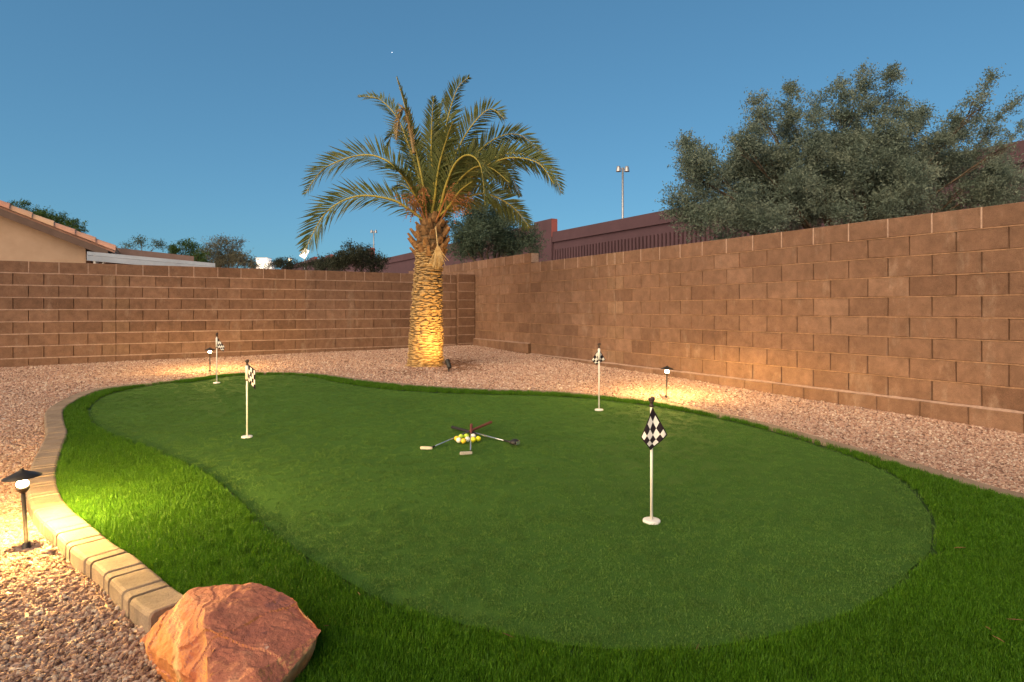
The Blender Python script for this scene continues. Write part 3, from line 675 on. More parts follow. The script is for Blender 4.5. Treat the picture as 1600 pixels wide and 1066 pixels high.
def build_balls():
    spec = [((700, 402), 'ball_gold', 'golden ball at the left end of the cluster'), ((719, 418), 'ball_white', 'white ball at the front left of the cluster'), ((741, 385), 'ball_lime', 'pale yellow ball behind, left of the middle'),
            ((766, 424), 'ball_gold', 'golden ball at the front, left of the short putter shaft'), ((791, 380), 'ball_lime', 'yellow green ball at the back beside the putter shaft'), ((803, 410), 'ball_white', 'white ball against the left of the short putter shaft'),
            ((858, 380), 'ball_white', 'white ball at the back, right of the putter shaft'), ((860, 412), 'ball_yellow', 'bright yellow ball just right of the short putter shaft'), ((906, 404), 'ball_yellow', 'bright yellow ball at the right end of the cluster')]
    r = .0214; pos = []
    for (x, y), m, l in spec:
        p = U(600+x/6.154, 620+y/6.154, r+.006); pos.append(p)
    for _ in range(60):
        for i in range(len(pos)):
            for j in range(i):
                d = (pos[i]-pos[j]); d.z = 0; q = .0432-d.length
                if q > 0: d = d.normalized() if d.length > 1e-5 else Vector((1, 0, 0)); pos[i] += d*q/2; pos[j] -= d*q/2
    me = {}
    for p, (_, m, l) in zip(pos, spec):
        if m not in me: b = MB().sphere((0, 0, 0), r, 18, 12); me[m] = mesh('golf_ball', b.V, b.F, M[m], True)
        p.z = g(p.y)+r+.006
        tag(obj('golf_ball', me[m], None, p), l+' by the crossed clubs', 'golf ball', 'golf balls by the crossed clubs')
build_balls()

# ------------------------------------------------------------------ palm
PY0 = U(664, 573).y+.32
def palm():
    c = U(664, 573); base = Vector(((664-800)/F*PY0, PY0, float(ground_z(0, PY0))-.02)); sc = PY0/F
    root = empty('palm_tree', base); tag(root, 'feather leaved date palm with lit rough trunk standing in the gravel', 'palm tree')
    def L(px, py, dy=0.0): return P(px, py, PY0)*(1+dy/PY0)-base-Vector((0, 0, HC))*(dy/PY0)  # same ray start, moved in depth
    def L(px, py, dy=0.0):
        p = P(px, py, PY0); return Vector((p.x, p.y+dy, p.z))-base
    prof = [(585, 633, 694.5), (573, 634, 694), (566, 636.5, 692.5), (540, 639, 692), (500, 642, 691), (465, 644.5, 690.5), (430, 648, 690.5), (400, 650, 692), (385, 648, 696), (372, 650, 698), (355, 656, 694), (335, 662, 690)]
    ax = [L((a+b)/2, y) for y, a, b in prof]; rad = [(b-a)/2*sc for y, a, b in prof]
    cl = spline(ax, .04); zs = [v.z for v in ax]
    def rz(z): return float(np.interp(z, zs, rad))
    n = 36; V = []
    for p in cl:
        for k in range(n):
            a = 2*math.pi*k/n; r = rz(p.z)*(.93+.03*noise.noise(Vector((math.cos(a)*2, math.sin(a)*2, p.z*6)))); V.append(p+Vector((math.cos(a)*r, math.sin(a)*r, 0)))
    Fc = [(i*n+k, i*n+(k+1) % n, (i+1)*n+(k+1) % n, (i+1)*n+k) for i in range(len(cl)-1) for k in range(n)]
    trunk = obj('trunk', mesh('trunk', V, Fc, M['trunk'], True), root)
    # leaf scars: flat lens shaped stubs in rows
    zb, zt = .02, L(670, 388).z; mb = MB(); row = 0; z = zb
    def centre(z): return Vector((float(np.interp(z, [p.z for p in cl], [p.x for p in cl])), float(np.interp(z, [p.z for p in cl], [p.y for p in cl])), z))
    while z < zt:
        r = rz(z); m = int(2*math.pi*r/.13); ph = random.uniform(0, 6.28)
        for k in range(m):
            a = ph+2*math.pi*(k+(row % 2)*.5)/m+random.uniform(-.08, .08); cz = centre(z+random.uniform(-.012, .012)); w = random.uniform(.055, .095); h = random.uniform(.009, .018); out = random.uniform(.014, .040)*(1.2 if z > zt*.6 else 1)
            t = Vector((-math.sin(a), math.cos(a), 0)); o = Vector((math.cos(a), math.sin(a), 0)); q = cz+o*(r*.92); tw = random.uniform(-.010, .010); up = Vector((0, 0, 1))
            V = [q-t*w+up*tw, q-t*w*.4+up*h+o*.01, q+t*w*.4+up*h+o*.01, q+t*w-up*tw, q+t*w*.4-up*h, q-t*w*.4-up*h,
                 q-t*w*.35+o*out+up*(h*.9+.006), q+t*w*.35+o*out+up*(h*.9+.006), q+t*w*.35+o*out*1.05-up*h*.1, q-t*w*.35+o*out*1.05-up*h*.1]
            mb.add(V, [(0, 1, 6), (1, 2, 7, 6), (2, 3, 7), (3, 8, 7), (3, 4, 8), (4, 5, 9, 8), (5, 0, 9), (0, 6, 9), (6, 7, 8, 9)])
        z += .030; row += 1
    tag(mb.build('leaf_scars', M['scar'], trunk), kind='stuff')
    # old frond bases under the crown
    for i in range(46):
        a = i*2.399963; zz = L(670, 402).z+(i/46)*.62; r = rz(min(zz, zs[-1]))*.93; cz = centre(min(zz, cl[-1].z)); o = Vector((math.cos(a), math.sin(a), 0)); t = Vector((-math.sin(a), math.cos(a), 0))
        ln = random.uniform(.10, .19); w = random.uniform(.05, .085); up = Vector((0, 0, 1)); q = cz+o*r*.85; e2 = q+o*ln*random.uniform(.45, .95)+up*ln*random.uniform(.6, 1)
        d = o*.03-up*.014
        V = [q-t*w, q+t*w, e2+t*w*.45, e2-t*w*.45, q-t*w*.7+d*2, q+t*w*.7+d*2, e2+t*w*.3+d, e2-t*w*.3+d]
        obj('frond_base', mesh('frond_base', V, [(0, 1, 2, 3), (4, 7, 6, 5), (0, 4, 5, 1), (1, 5, 6, 2), (2, 6, 7, 3), (3, 7, 4, 0)], M['boot']), root)
    # fronds
    def frond(px, tip_dy, length=.42, dens=74, twist=0.0, material='frond', start_dy=0.0, bare=.10):
        n0 = len(px); pts = [L(x, y, start_dy+(tip_dy-start_dy)*(i/(n0-1))**1.2) for i, (x, y) in enumerate(px)]
        cv = spline(pts, .03); m = len(cv); rr = [.024*(1-.86*i/(m-1))+.002 for i in range(m)]
        rr[0] = .035; rr[1] = .032
        fr = MB().tube(cv, rr, 7).build('frond', M['rachis'] if material == 'frond' else M[material], root, True)
        V = []; Fc = []
        for k in range(dens):
            f = bare+(1-bare)*(k+random.random()*.6)/dens; fi = f*(m-1); i = min(m-2, int(fi)); p = cv[i].lerp(cv[i+1], fi-i); t = (cv[min(m-1, i+2)]-cv[max(0, i-2)]).normalized()
            up = Vector((0, 0, 1)); side = t.cross(up)
            if side.length < .25: side = t.cross(Vector((0, 1, .2)))
            side.normalize(); nrm = side.cross(t).normalized()
            sw = math.sin(math.pi*min(1, (f-bare)/(1-bare)*.86+.12))**.6; ll = 1.22*length*sw*random.uniform(.85, 1.1)
            if f > .93: ll *= .8
            for sg in (-1, 1):
                ang = twist+random.gauss(0, .22); B = side*math.cos(ang)+nrm*math.sin(ang); Nn = -side*math.sin(ang)+nrm*math.cos(ang)
                fw = random.uniform(.55, .85)+.35*f; d = (t*fw+B*sg*.85+Nn*random.uniform(.12, .42)).normalized()
                w = .0125*(.7+.5*sw); wv = d.cross(Nn*.6+t*.4).normalized()*w; b = len(V); droop = Vector((0, 0, -1))*ll*random.uniform(.06, .22)
                q1 = p+d*ll*.45+droop*.2; q2 = p+d*ll+droop; cr = wv.cross(d).normalized()*w*.5
                V += [p-wv*.35, p+wv*.35, q1-wv+cr, q1+wv+cr, q1, q2]
                Fc += [(b, b+4, b+2), (b, b+1, b+4), (b+1, b+3, b+4), (b+2, b+4, b+5), (b+4, b+3, b+5)]
        obj('leaflets', mesh('leaflets', V, Fc, M[material if material != 'rachis' else 'frond']), fr)
        return fr
    C = (671, 352)
    FR = [([C, (640, 328), (610, 313), (560, 310), (515, 337), (484, 398)], -.3, .42, 1.1),
          ([C, (652, 312), (622, 265), (585, 242), (545, 243), (500, 262), (470, 300)], .2, .40, 1.15),
          ([C, (655, 280), (637, 225), (618, 180), (588, 148), (553, 141)], .3, .30, .8),
          ([C, (654, 290), (637, 230), (622, 202), (606, 195), (596, 215), (593, 227)], .7, .26, .9),
          ([C, (662, 290), (648, 222), (637, 175), (625, 131)], -.3, .24, .5),
          ([C, (676, 290), (681, 220), (684, 170), (689, 142)], .4, .30, .4),
          ([C, (683, 290), (691, 235), (702, 180), (716, 140), (734, 124)], -.1, .34, .6),
          ([C, (692, 300), (712, 245), (737, 203), (766, 178), (789, 195)], -.3, .36, .9),
          ([C, (700, 300), (738, 243), (776, 210), (812, 203), (848, 228)], .4, .34, 1.0),
          ([C, (702, 312), (748, 262), (792, 240), (832, 247), (864, 273), (877, 302)], 0, .36, 1.05),
          ([C, (700, 325), (745, 300), (776, 304), (806, 322), (829, 350)], .5, .34, 1.1),
          ([C, (688, 330), (700, 296), (717, 266), (738, 260), (756, 282), (763, 340)], -1.2, .34, .7),
          ([C, (704, 318), (742, 276), (790, 254), (838, 263), (863, 298)], -.5, .36, 1.0),
          ([C, (670, 290), (664, 245), (661, 210), (665, 182)], .8, .32, .3),
          ([C, (705, 300), (755, 256), (786, 262), (800, 284)], 1.1, .32, .9),
          ([C, (690, 325), (718, 290), (745, 272), (770, 278), (796, 303)], -.9, .32, .9),
          ([C, (690, 318), (712, 272), (735, 235), (762, 222), (790, 232)], .8, .32, .8),
          ([C, (680, 295), (678, 250), (681, 205), (686, 174)], -.7, .30, .3),
          ([C, (655, 315), (633, 288), (612, 270), (592, 272)], 1.3, .30, .9),
          ([C, (690, 300), (722, 250), (757, 232), (795, 250), (815, 285)], 1.3, .32, .9),
          ([C, (680, 320), (690, 270), (705, 232), (716, 216)], -.9, .30, .5),
          ([C, (660, 325), (645, 296), (632, 280), (622, 282)], -.9, .26, .6)]
    for px, dy, ln, tw in FR: frond(px, dy, ln, 84, tw)
    frond([(650, 245), (643, 205), (635, 176), (627, 195), (624, 226)], -.25, .12, 40, .6, 'frond_dry', -.2)
    frond([C, (700, 330), (722, 308), (742, 300)], -.8, .20, 34, .7, 'frond')
    # hanging dry inflorescence sheath
    hang = MB(); tp = L(684, 358, -.28)
    hang.tube([tp, L(686, 372, -.33), L(688, 388, -.36)], [.012, .010, .012], 7)
    for i in range(70):
        x = random.gauss(0, 1); e2 = L(688+x*6.5, 424-abs(x)*4+random.uniform(-10, 2), -.36+random.gauss(0, .05)); m0 = L(688+x*3, 400, -.36); hang.tube([L(688, 386, -.36), m0, e2], [.006, .007, .003], 4)
    hang.build('dry_flower_stalk', M['fibre'], root)
    # orange date stalks left and right of the crown's base
    for (cx, cy, dy, sp, nn) in ((650, 318, -.25, 18, 46), (664, 308, -.35, 14, 32), (716, 318, -.45, 18, 46), (733, 316, -.3, 12, 28), (642, 324, .0, 12, 28)):
        st = MB(); b0 = L(672+(cx-672)*.25, 350, dy*.4); top = L(672+(cx-672)*.7, cy-6, dy); st.tube([b0, top], [.016, .010], 6)
        for i in range(nn):
            e2 = L(cx+random.gauss(0, sp*.55), cy+random.gauss(6, sp*.7), dy+random.gauss(0, .14)); md = (top+e2)/2+Vector((0, 0, .05)); st.tube([top, md, e2], [.0028, .002, .0015], 4)
            if i % 2 == 0:
                for q in (.7, .85, 1): st.sphere(md.lerp(e2, q)+Vector((random.gauss(0, .012),)*3), .011, 6, 4)
        st.build('date_stalk', M['fruit'], root)
    return base
pbase = palm()
def spotlight():
    b = on_gravel(701, 581); root = empty('garden_spotlight', b); tag(root, 'small black spotlight at the foot of the palm trunk', 'spotlight')
    tgt = P(668, 480, PY0); d = (tgt-(b+Vector((0, 0, .10)))).normalized(); hd = Vector((0, 0, .11)); q = d.to_track_quat('Z', 'Y').to_matrix().to_4x4()
    MB().tube([(0, 0, -.06), (0, 0, .05)], .010, 8).build('stake', M['black'], root, True)
    MB().box((0, 0, .06), (.03, .02, .04)).build('bracket', M['black'], root)
    h = MB(); Mh = Matrix.Translation(hd) @ q; h.lathe([(.001, -.075), (.026, -.070), (.034, -.05), (.036, .05), (.040, .052), (.040, .085), (.036, .085), (.034, .055), (.001, .053)], n=18, M=Mh); h.build('can', M['black'], root, True)
    MB().lathe([(.030, .056), (.001, .0565)], n=16, M=Mh).build('lens', M['bulb'], root)
    ld = bpy.data.lights.new('spot_light', 'SPOT'); ld.energy = 150; ld.color = (1, .56, .15); ld.spot_size = R(125); ld.spot_blend = 1.0; ld.shadow_soft_size = .03
    lo = bpy.data.objects.new('spot_light', ld); link(lo, root); lo.location = hd+d*.09; lo.rotation_euler = (-(tgt-(b+hd))).to_track_quat('Z', 'Y').to_euler()
spotlight()

# fallen dates and frond bits in the gravel round the palm, a few strays on the turf
def litter():
    mt = noisy('dry_litter', (.10, .045, .025), (.22, .11, .06), 30, .9, 0); bits = []
    for i in range(5):
        b = MB(); l = .03+.012*i; b.tube([(-l, 0, 0), (0, .006*(i-2), .004), (l, .01*(i-2), 0)], [.002, .0045, .0015], 5); bits.append(mesh('litter_shape', b.V, b.F, mt))
    pts = []
    for _ in range(330):
        p = on_gravel(random.gauss(722, 18), random.gauss(572, 5.5)); pts.append((p.x, p.y, p.z+.014))
    for _ in range(90):
        p = on_gravel(random.gauss(650, 28), random.gauss(581, 4)); pts.append((p.x, p.y, p.z+.014))
    for x, y in ((1585, 985), (1545, 1000), (1560, 1017), (510, 995), (1090, 1030), (795, 1010), (1500, 870), (560, 945)):
        p = U(x, y, .0); tall = not bool(inside(gpoly, p.x, p.y)); pts.append((p.x, p.y, p.z+(.038 if tall else .012)))
    n = len(pts); rots = np.stack([rng.normal(0, .25, n), rng.normal(0, .25, n), rng.uniform(0, 6.28, n)], 1)
    scatter('leaf_litter', pts, rots, np.concatenate([rng.uniform(.5, 1.1, (n-8, 3)), rng.uniform(.25, .4, (8, 3))]), bits, 'dry brown litter scattered in the gravel beside the palm', 'litter', None)
litter()
# ------------------------------------------------------------------ trees behind the walls
def leafy(name, label, base, clumps, Y, dens, spray, leaf, m, bias=Vector((0, 0, .35)), depth=.8, group=None, seed=1, nleaf=20, limbs=True, shell=.5, per=26, clump=.24):
    """clumps: pixel ellipses (cx, cy, rx, ry) given their own depth; sprays of small leaves fill them, limbs reach them"""
    r_ = np.random.default_rng(seed); rr = random.Random(seed); s = Y/F
    root = empty(name, base); tag(root, label, 'tree' if 'tree' in name else 'bush', group)
    cen = []; V = []; 
    for cx, cy, rx, ry in clumps:
        dyc = rr.uniform(-1, 1)*depth; c = P(cx, cy, Y+dyc); cen.append(c); R3 = np.array([rx*s, (rx+ry)/2*s*1.1, ry*s])
        n = int(dens*rx*ry*s*s); nc = max(3, int(n/per)); cd = r_.normal(size=(nc, 3)); cd /= np.linalg.norm(cd, axis=1)[:, None]
        cp = np.array(c)+cd*(r_.random(nc)**shell)[:, None]*R3; ci = r_.integers(0, nc, n)
        d = r_.normal(size=(n, 3)); d /= np.linalg.norm(d, axis=1)[:, None]; crad = (r_.uniform(.5, 1.2, nc)*min(clump, .75*rx*s))[ci][:, None]
        p = cp[ci]+d*(r_.random(n)**.5)[:, None]*crad*np.array([1, 1, .75]); d = d*.7+cd[ci]*.5
        dr = d*.8+np.array(bias)+r_.normal(size=(n, 3))*.45; dr /= np.linalg.norm(dr, axis=1)[:, None]
        ln = spray*r_.uniform(.6, 1.3, n)
        # leaves along each spray
        q = np.repeat(p, nleaf, 0); t = np.tile((np.arange(nleaf)+.5)/nleaf, n)[:, None]; D = np.repeat(dr, nleaf, 0); LN = np.repeat(ln, nleaf)[:, None]
        q = q+D*LN*t+r_.normal(size=q.shape)*.03*spray/.3+np.array([0, 0, -1])*LN*t*t*.18
        ld = D*.5+r_.normal(size=q.shape)*.75; ld /= np.linalg.norm(ld, axis=1)[:, None]; sd_ = np.cross(ld, r_.normal(size=q.shape)); sd_ /= np.linalg.norm(sd_, axis=1)[:, None]
        lf = leaf*r_.uniform(.6, 1.3, len(q))[:, None]
        V.append(np.stack([q, q+ld*lf*.5+sd_*lf*.2, q+ld*lf, q+ld*lf*.5-sd_*lf*.2], 1).reshape(-1, 3))
    V = np.concatenate(V)-np.array(base); nq = len(V)//4
    me = bpy.data.meshes.new('crown'); me.vertices.add(len(V)); me.vertices.foreach_set('co', V.astype(np.float32).ravel()); me.loops.add(nq*4); me.loops.foreach_set('vertex_index', np.arange(nq*4, dtype=np.int32))
    me.polygons.add(nq); me.polygons.foreach_set('loop_start', np.arange(0, nq*4, 4, dtype=np.int32)); me.update(); me.validate(); me.materials.append(m); obj('crown', me, root)
    if limbs:
        tr = MB(); top = Vector((0, 0, max(.3, (min(c.z for c in cen)-base[2])*.6))); b0 = Vector((0, 0, -.1))
        tr.tube([b0, top*.5+Vector((.05, .02, 0)), top], [.16, .13, .10], 9)
        for ic, c in enumerate(cen):
            if ic % 3 and ic > 14: continue
            e2 = c-Vector(base); mid = top.lerp(e2, .5)+Vector((rr.uniform(-.2, .2), rr.uniform(-.2, .2), .12)); tr.tube([top, top.lerp(mid, .5)+Vector((0, 0, .05)), mid, mid.lerp(e2, .6), e2], [r*(1 if ic < 12 else .45) for r in (.06, .045, .03, .02, .008)], 6)
            for _ in range(5):
                f = e2+Vector((rr.uniform(-.25, .25), rr.uniform(-.25, .25), rr.uniform(-.15, .12))); tr.tube([mid.lerp(e2, rr.uniform(.3, .9)), f], [.010, .003], 4)
        tr.build('trunk', M['bark'], root, True)
    print(name, nq); return root
def behind(px, n):                       # ground point on the ray of px, n metres out along the right wall's normal
    d = Vector(((px-800)/F, 1, 0)); return d*(n/d.dot(rn))
T1 = behind(1320, 10.4)
big = [(1320, 305, 125, 55), (1250, 285, 75, 48), (1345, 258, 65, 42), (1195, 265, 48, 36), (1125, 300, 56, 42), (1085, 275, 26, 28), (1150, 338, 75, 34), (1430, 275, 70, 45), (1525, 305, 55, 32), (1080, 325, 28, 38), (1225, 330, 90, 42), (1400, 320, 90, 40)]
for x0, y0, x1, y1, w in ((1090, 265, 1068, 228, 20), (1150, 270, 1160, 215, 24), (1190, 245, 1182, 160, 24), (1225, 240, 1232, 148, 24), (1262, 250, 1278, 160, 22), (1300, 250, 1312, 140, 26), (1335, 240, 1352, 118, 26), (1372, 240, 1398, 118, 28),
        (1405, 250, 1432, 178, 26), (1450, 255, 1488, 195, 26), (1475, 245, 1545, 132, 20), (1500, 265, 1582, 165, 18), (1520, 285, 1590, 205, 16), (1540, 300, 1585, 258, 16)):
    for q in (0, .25, .5, .72, .9, 1.0): big.append((x0+(x1-x0)*q, y0+(y1-y0)*q, w*.95*(1-.62*q), w*1.0*(1-.55*q)))
leafy('large_tree', 'large grey green feathery tree rising behind the side wall', (T1.x, T1.y, 0), big, T1.y, 2500, .22, .042, M['leaf_grey'], Vector((.25, 0, .45)), .9, None, 3, 20, per=34, clump=.26)
T2 = behind(770, 9.0)
leafy('small_tree', 'blue green bushy tree behind the corner, right of the palm trunk', (T2.x, T2.y, 0), [(770, 365, 62, 36), (735, 352, 34, 34), (805, 378, 40, 30), (762, 332, 26, 16), (718, 375, 26, 34), (790, 345, 24, 16)], T2.y, 1100, .34, .065, M['leaf_teal'], Vector((0, 0, .3)), .5, None, 5, 18)
T3 = P(565, 440, 24)
leafy('dark_bush', 'dark low bush in front of the plum wall, left of the palm trunk', (T3.x, T3.y, .2), [(560, 404, 42, 17), (590, 410, 28, 14), (530, 410, 30, 10), (555, 392, 14, 7)], 24, 900, .3, .075, M['leaf_dark'], depth=.4, seed=8, nleaf=14)
T4 = P(352, 440, 30)
leafy('olive_tree', 'pale grey olive toned tree above the back wall at left', (T4.x, T4.y, .2), [(350, 398, 40, 18), (378, 405, 28, 13), (325, 402, 22, 16), (355, 385, 22, 9)], 30, 620, .4, .075, M['leaf_olive'], depth=.8, seed=9, nleaf=12)
T5 = P(285, 440, 26)
leafy('green_tree', 'small bright green tree above the flat roof edge', (T5.x, T5.y, .2), [(284, 386, 14, 10), (272, 391, 10, 6), (298, 394, 16, 10), (310, 400, 12, 10)], 26, 1100, .25, .07, M['leaf_green'], depth=.4, seed=10, nleaf=14)
T6 = P(220, 440, 40)
leafy('distant_tree', 'thin grey tree beside the end of the tiled roof', (T6.x, T6.y, .2), [(212, 385, 14, 8), (240, 387, 16, 8), (195, 386, 10, 5), (222, 380, 8, 4)], 40, 260, .5, .10, M['leaf_teal'], depth=.8, seed=11, nleaf=12)
T7 = P(85, 440, 30)
leafy('roofside_tree', 'green treetops showing above the tiled roof slope', (T7.x, T7.y, .2), [(30, 324, 14, 9), (55, 332, 16, 10), (85, 344, 18, 11), (105, 352, 14, 9), (125, 356, 9, 10), (70, 345, 24, 12)], 30, 800, .3, .08, M['leaf_green'], depth=.5, seed=12, nleaf=14)
T8 = P(440, 440, 34)
leafy('low_hedge', 'low dark green hedge line along the top of the back wall', (T8.x, T8.y, .2), [(430, 416, 30, 4), (460, 415, 30, 5), (385, 411, 14, 8), (495, 414, 30, 7), (520, 412, 24, 8), (345, 412, 40, 8)], 34, 1100, .35, .085, M['leaf_dark'], depth=.6, seed=13, nleaf=12, limbs=False)

# ------------------------------------------------------------------ neighbour's house and patio cover (beyond the back wall)
def bplane(px, py, v): 
    s, z, p = on_plane(px, py, B0, bd, bn, v); return s, z
HV = 3.6
def house():
    root = empty('neighbour_house', (B0+bn*HV)[:], BA); tag(root, 'tan stucco house gable with clay tile roof beyond the back wall', 'house')
    s1, z1 = bplane(180, 392, HV); s0, z0 = bplane(0, 322, HV); sl = (z0-z1)/(s1-s0)        # roof slope
    we, _ = bplane(134, 400, HV); ridge = s0-2.6; dep = 8.0
    def roof_z(s): return z1+(s1-s)*sl
    drop = .20
    poly = [(we, -.2), (we, roof_z(we)-drop), (ridge, roof_z(ridge)-drop), (ridge-5, roof_z(ridge)-drop-5*sl), (ridge-5, -.2)]
    V = [(s, y, z) for y in (0, dep) for s, z in poly]; n = 5
    obj('wall', mesh('wall', V, [tuple(range(n)), tuple(range(2*n-1, n-1, -1))]+[(k, k+n, (k+1) % n+n, (k+1) % n) for k in range(n)], M['stucco']), root)
    th = math.atan(sl)
    # barge board
    def slab(name, sa, sb, top, thick, y0, y1, m):
        V = []
        for s in (sa, sb):
            for y in (y0, y1):
                for d in (0, -thick): V.append((s, y, roof_z(s)+top+d))
        return obj(name, mesh(name, V, [(0, 2, 6, 4), (1, 5, 7, 3), (0, 4, 5, 1), (2, 3, 7, 6), (0, 1, 3, 2), (4, 6, 7, 5)], m), root)
    slab('barge_board', ridge, s1-.12, -.065, .15, -.27, -.22, M['fascia']); slab('eave_soffit', ridge, s1-.12, -.07, .05, -.218, dep, M['fascia'])
    slab('roof_deck', ridge, s1, -.02, .045, -.20, dep, M['tile'])
    # rake tiles: half round caps overlapping down the slope
    tl = .40; k = 0; s = s1+.02
    n = 10
    def cap_tile():
        V = []
        for i, q in enumerate((0, 1)):
            for t in (0, 1):
                for j in range(n+1):
                    a = math.pi*j/n; r = (.150 if q == 0 else .118)-t*.016; V.append((-(q*tl*1.10)*math.cos(th), -r*math.cos(a), r*math.sin(a)*.9+q*tl*1.10*math.sin(th)))
        m1 = n+1; Fc = []
        for j in range(n):
            Fc += [(j, j+1, 2*m1+j+1, 2*m1+j), (m1+j+1, m1+j, 3*m1+j, 3*m1+j+1), (j+1, j, m1+j, m1+j+1), (2*m1+j, 2*m1+j+1, 3*m1+j+1, 3*m1+j)]
        return mesh('roof_tile', V, Fc, M['tile'], False)
    ct = cap_tile()
    while s > ridge+.1:
        obj('roof_tile', ct, root, (s, -.13, roof_z(s)-.01+random.uniform(-.004, .004))); 
        for c in range(1, 9):
            if s > s0-1.2: obj('roof_tile', ct, root, (s, -.13+c*.24, roof_z(s)-.015))
        s -= tl*math.cos(th)
    MB().tube([(s1-.14, -.20, roof_z(s1)-.16), (s1-.14, dep, roof_z(s1)-.16)], .045, 10).build('gutter', M['gutter'], root, True)
    MB().tube([(s1-.14, -.12, roof_z(s1)-.18), (s1-.22, -.12, roof_z(s1)-.32), (s1-.22, -.12, roof_z(s1)-.6)], .028, 8).build('downspout', M['gutter'], root, True)
house()
def patio():
    v = HV-.9; root = empty('patio_cover', (B0+bn*v)[:], BA); tag(root, 'white metal patio cover edge just above the back wall', 'patio cover')
    a0, za = bplane(136, 393, v); a1, zb = bplane(336, 411.5, v)
    def bar(name, top, h, y0, y1, m):
        V = [(s, y, z+top+d) for s, z in ((a0, za), (a1, zb)) for y in (y0, y1) for d in (0, -h)]
        return obj(name, mesh(name, V, [(0, 2, 6, 4), (1, 5, 7, 3), (0, 4, 5, 1), (2, 3, 7, 6), (0, 1, 3, 2), (4, 6, 7, 5)], m), root)
    bar('cover_sheet', 0, .02, 0, 2.4, M['awning']); bar('edge_rail', -.002, .075, -.03, -.002, M['awning']); bar('gutter_rail', -.085, .11, -.06, -.004, M['awning'])
    MB().tube([(a1-.15, .1, zb-.03), (a1-.15, .1, -.1)], .05, 8).build('post', M['awning'], root)
    MB().tube([(a0+.15, .1, za-.05), (a0+.15, .1, -.1)], .05, 8).build('post', M['awning'], root)
    v2 = HV+1.2; r2 = empty('flat_roof_annexe', (B0+bn*v2)[:], BA); tag(r2, 'brown flat roofed annexe behind the white patio cover', 'building')
    a0, za = bplane(140, 388, v2); a1, zb = bplane(303, 400.5, v2); a0 -= 1.0
    V = [(s, y, z) for s, zt in ((a0, za+.16), (a1, zb)) for y in (0, 5) for z in (zt, zt-.45)]
    obj('roof_fascia', mesh('roof_fascia', V, [(0, 2, 6, 4), (1, 5, 7, 3), (0, 4, 5, 1), (2, 3, 7, 6), (0, 1, 3, 2), (4, 6, 7, 5)], M['roof_edge']), r2)
    MB().box(((a0+a1)/2-.3, 2.6, (zb-.45)/2), (a1-a0-.8, 4.4, zb-.45)).build('wall', M['stucco'], r2)
patio()

# ------------------------------------------------------------------ plum sound wall
def sound_wall():
    n = 17.0-6.45
    def rp(px, py, off=n):
        s, z, p = on_plane(px, py, R0, rd, rn, off); return s, z
    root = empty('sound_wall', (R0+rn*n)[:], RA); tag(root, 'long stepped plum painted wall with ribbed base beyond the yard', 'wall')
    # local x = -s
    secs = [((1750, 865), (985, 339.5)), ((838, 582), (838, 351)), ((573, 518), (545, 399.3)), ((510, 493), (500, 404.5)), ((487, 440), (470, 410))]
    ends = []
    for i, ((pa, pb), top) in enumerate(secs):
        sa = rp(pa, 300)[0]; sb = rp(pb, 300)[0]; zt = rp(*top)[1]; ends.append((sa, sb, zt)); L = sb-sa
        MB().box((-(sa+sb)/2, .15, zt/2-.2), (L, .30, zt+.4)).build('panel', M['plum'], root)
        MB().box((-(sa+sb)/2, .06, zt-.26), (L-.01, .30, .50)).build('coping_band', M['plum'], root)
    for i in range(len(ends)-1):
        a, b = ends[i][1], ends[i+1][0]; zt = max(ends[i][2], ends[i+1][2])+.10
        MB().box((-(a+b)/2, .05, zt/2-.2), (b-a, .36, zt+.4)).build('pier', M['plum'], root)
        MB().box((-a+.008, .05, zt-.45), (.02, .34, .9)).build('pier_end', M['plum_lit'], root)  # thin end face, coloured as if lit warm red
    # ribs of the near section
    sa, sb, zt = ends[0]; zr = rp(1000, 370.5)[1]; z0 = HC+.3; rib = MB().box((0, 0, 0), (.11, .09, zr-z0)); me = mesh('rib', rib.V, rib.F, M['plum'])
    s = sa+.1; c = 0
    while s < sb-.1:
        obj('rib', me, root, (-s, -.04, (zr+z0)/2)); s += .215; c += 1
    print('ribs', c)
sound_wall()

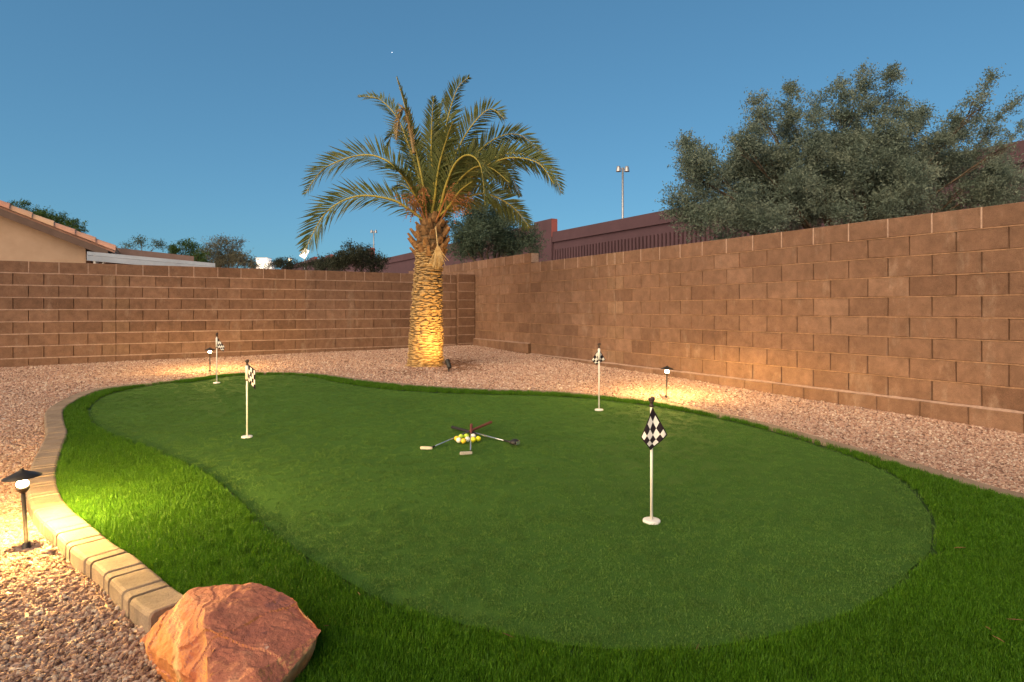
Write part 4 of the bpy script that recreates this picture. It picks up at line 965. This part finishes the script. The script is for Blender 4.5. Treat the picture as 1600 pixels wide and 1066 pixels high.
# ------------------------------------------------------------------ far lamps, signs, star
def floodpole(px, ytop, Y, label, s):
    t = P(px, ytop, Y); root = empty('light_pole', (t.x, t.y, 0)); tag(root, label, 'light pole', 'tall twin headed light poles')
    MB().tube([(0, 0, 0), (0, 0, t.z*.5), (0, 0, t.z)], [.09*s, .075*s, .06*s], 10).build('pole', M['steel'], root, True)
    MB().tube([(-.24*s, 0, t.z-.08), (.24*s, 0, t.z-.08)], .03*s, 8).build('cross_arm', M['steel'], root)
    for q in (-1, 1):
        h = MB().lathe([(.001, .20*s), (.10*s, .18*s), (.13*s, .05*s), (.16*s, -.10*s), (.165*s, -.14*s)], (q*.25*s, 0, t.z-.10), 14); hd = h.build('lamp_head', M['steel'], root, True)
        MB().lathe([(.155*s, -.12*s), (.001, -.13*s)], (q*.25*s, 0, t.z-.10), 14).build('lens', M['black'], hd)
floodpole(973, 262, 36, 'tall twin headed light pole above the plum wall', 1.0)
floodpole(584, 361, 90, 'distant twin headed light pole left of the palm trunk', 1.3)
def far_bits():
    c = P(475.5, 396, 70); root = empty('lit_sign', (c.x, c.y, 0)); tag(root, 'bright tilted white sign glowing beside the palm frond tip', 'sign')
    w = 9/F*70
    MB().box((0, 0, 0), (w*1.1, .12, w*1.6)).build('sign_face', M['sign_glow'], root, loc=(0, 0, c.z), rot=(0, R(28), 0)); MB().tube([(0, .2, 0), (0, .2, c.z)], .08, 8).build('post', M['steel'], root)
    c = P(453, 406, 75); root = empty('floodlight', (c.x, c.y, 0)); tag(root, 'small warm glowing floodlight over the back wall', 'floodlight')
    MB().sphere((0, 0, c.z), .22, 10, 8).build('lens', M['flood'], root, True); MB().tube([(0, .1, 0), (0, .1, c.z)], .06, 8).build('post', M['steel'], root); MB().lathe([(.30, .02), (.28, .22), (.05, .30)], (0, .08, c.z), 12).build('hood', M['steel'], root, True)
    c = P(409, 409, 70); root = empty('white_shed', (c.x, c.y, 0)); tag(root, 'small lit white building left of the floodlight', 'building')
    MB().box((0, .6, c.z/2+.2), (18/F*70, 1.2, c.z+.4)).build('wall', M['shed_glow'], root); MB().box((0, .6, c.z+.44), (19/F*70, 1.35, .07)).build('roof', M['awning'], root)
    MB().box((.9, .5, c.z/2), (.5, 1.0, c.z)).build('annexe', M['shed_glow'], root)
    c = P(612.5, 82, 3000); b = MB().sphere((0, 0, 0), 1.3, 10, 8); o = b.build('evening_star', M['star'], None, True, c); tag(o, 'tiny white evening star in the sky above the palm', 'star')
far_bits()
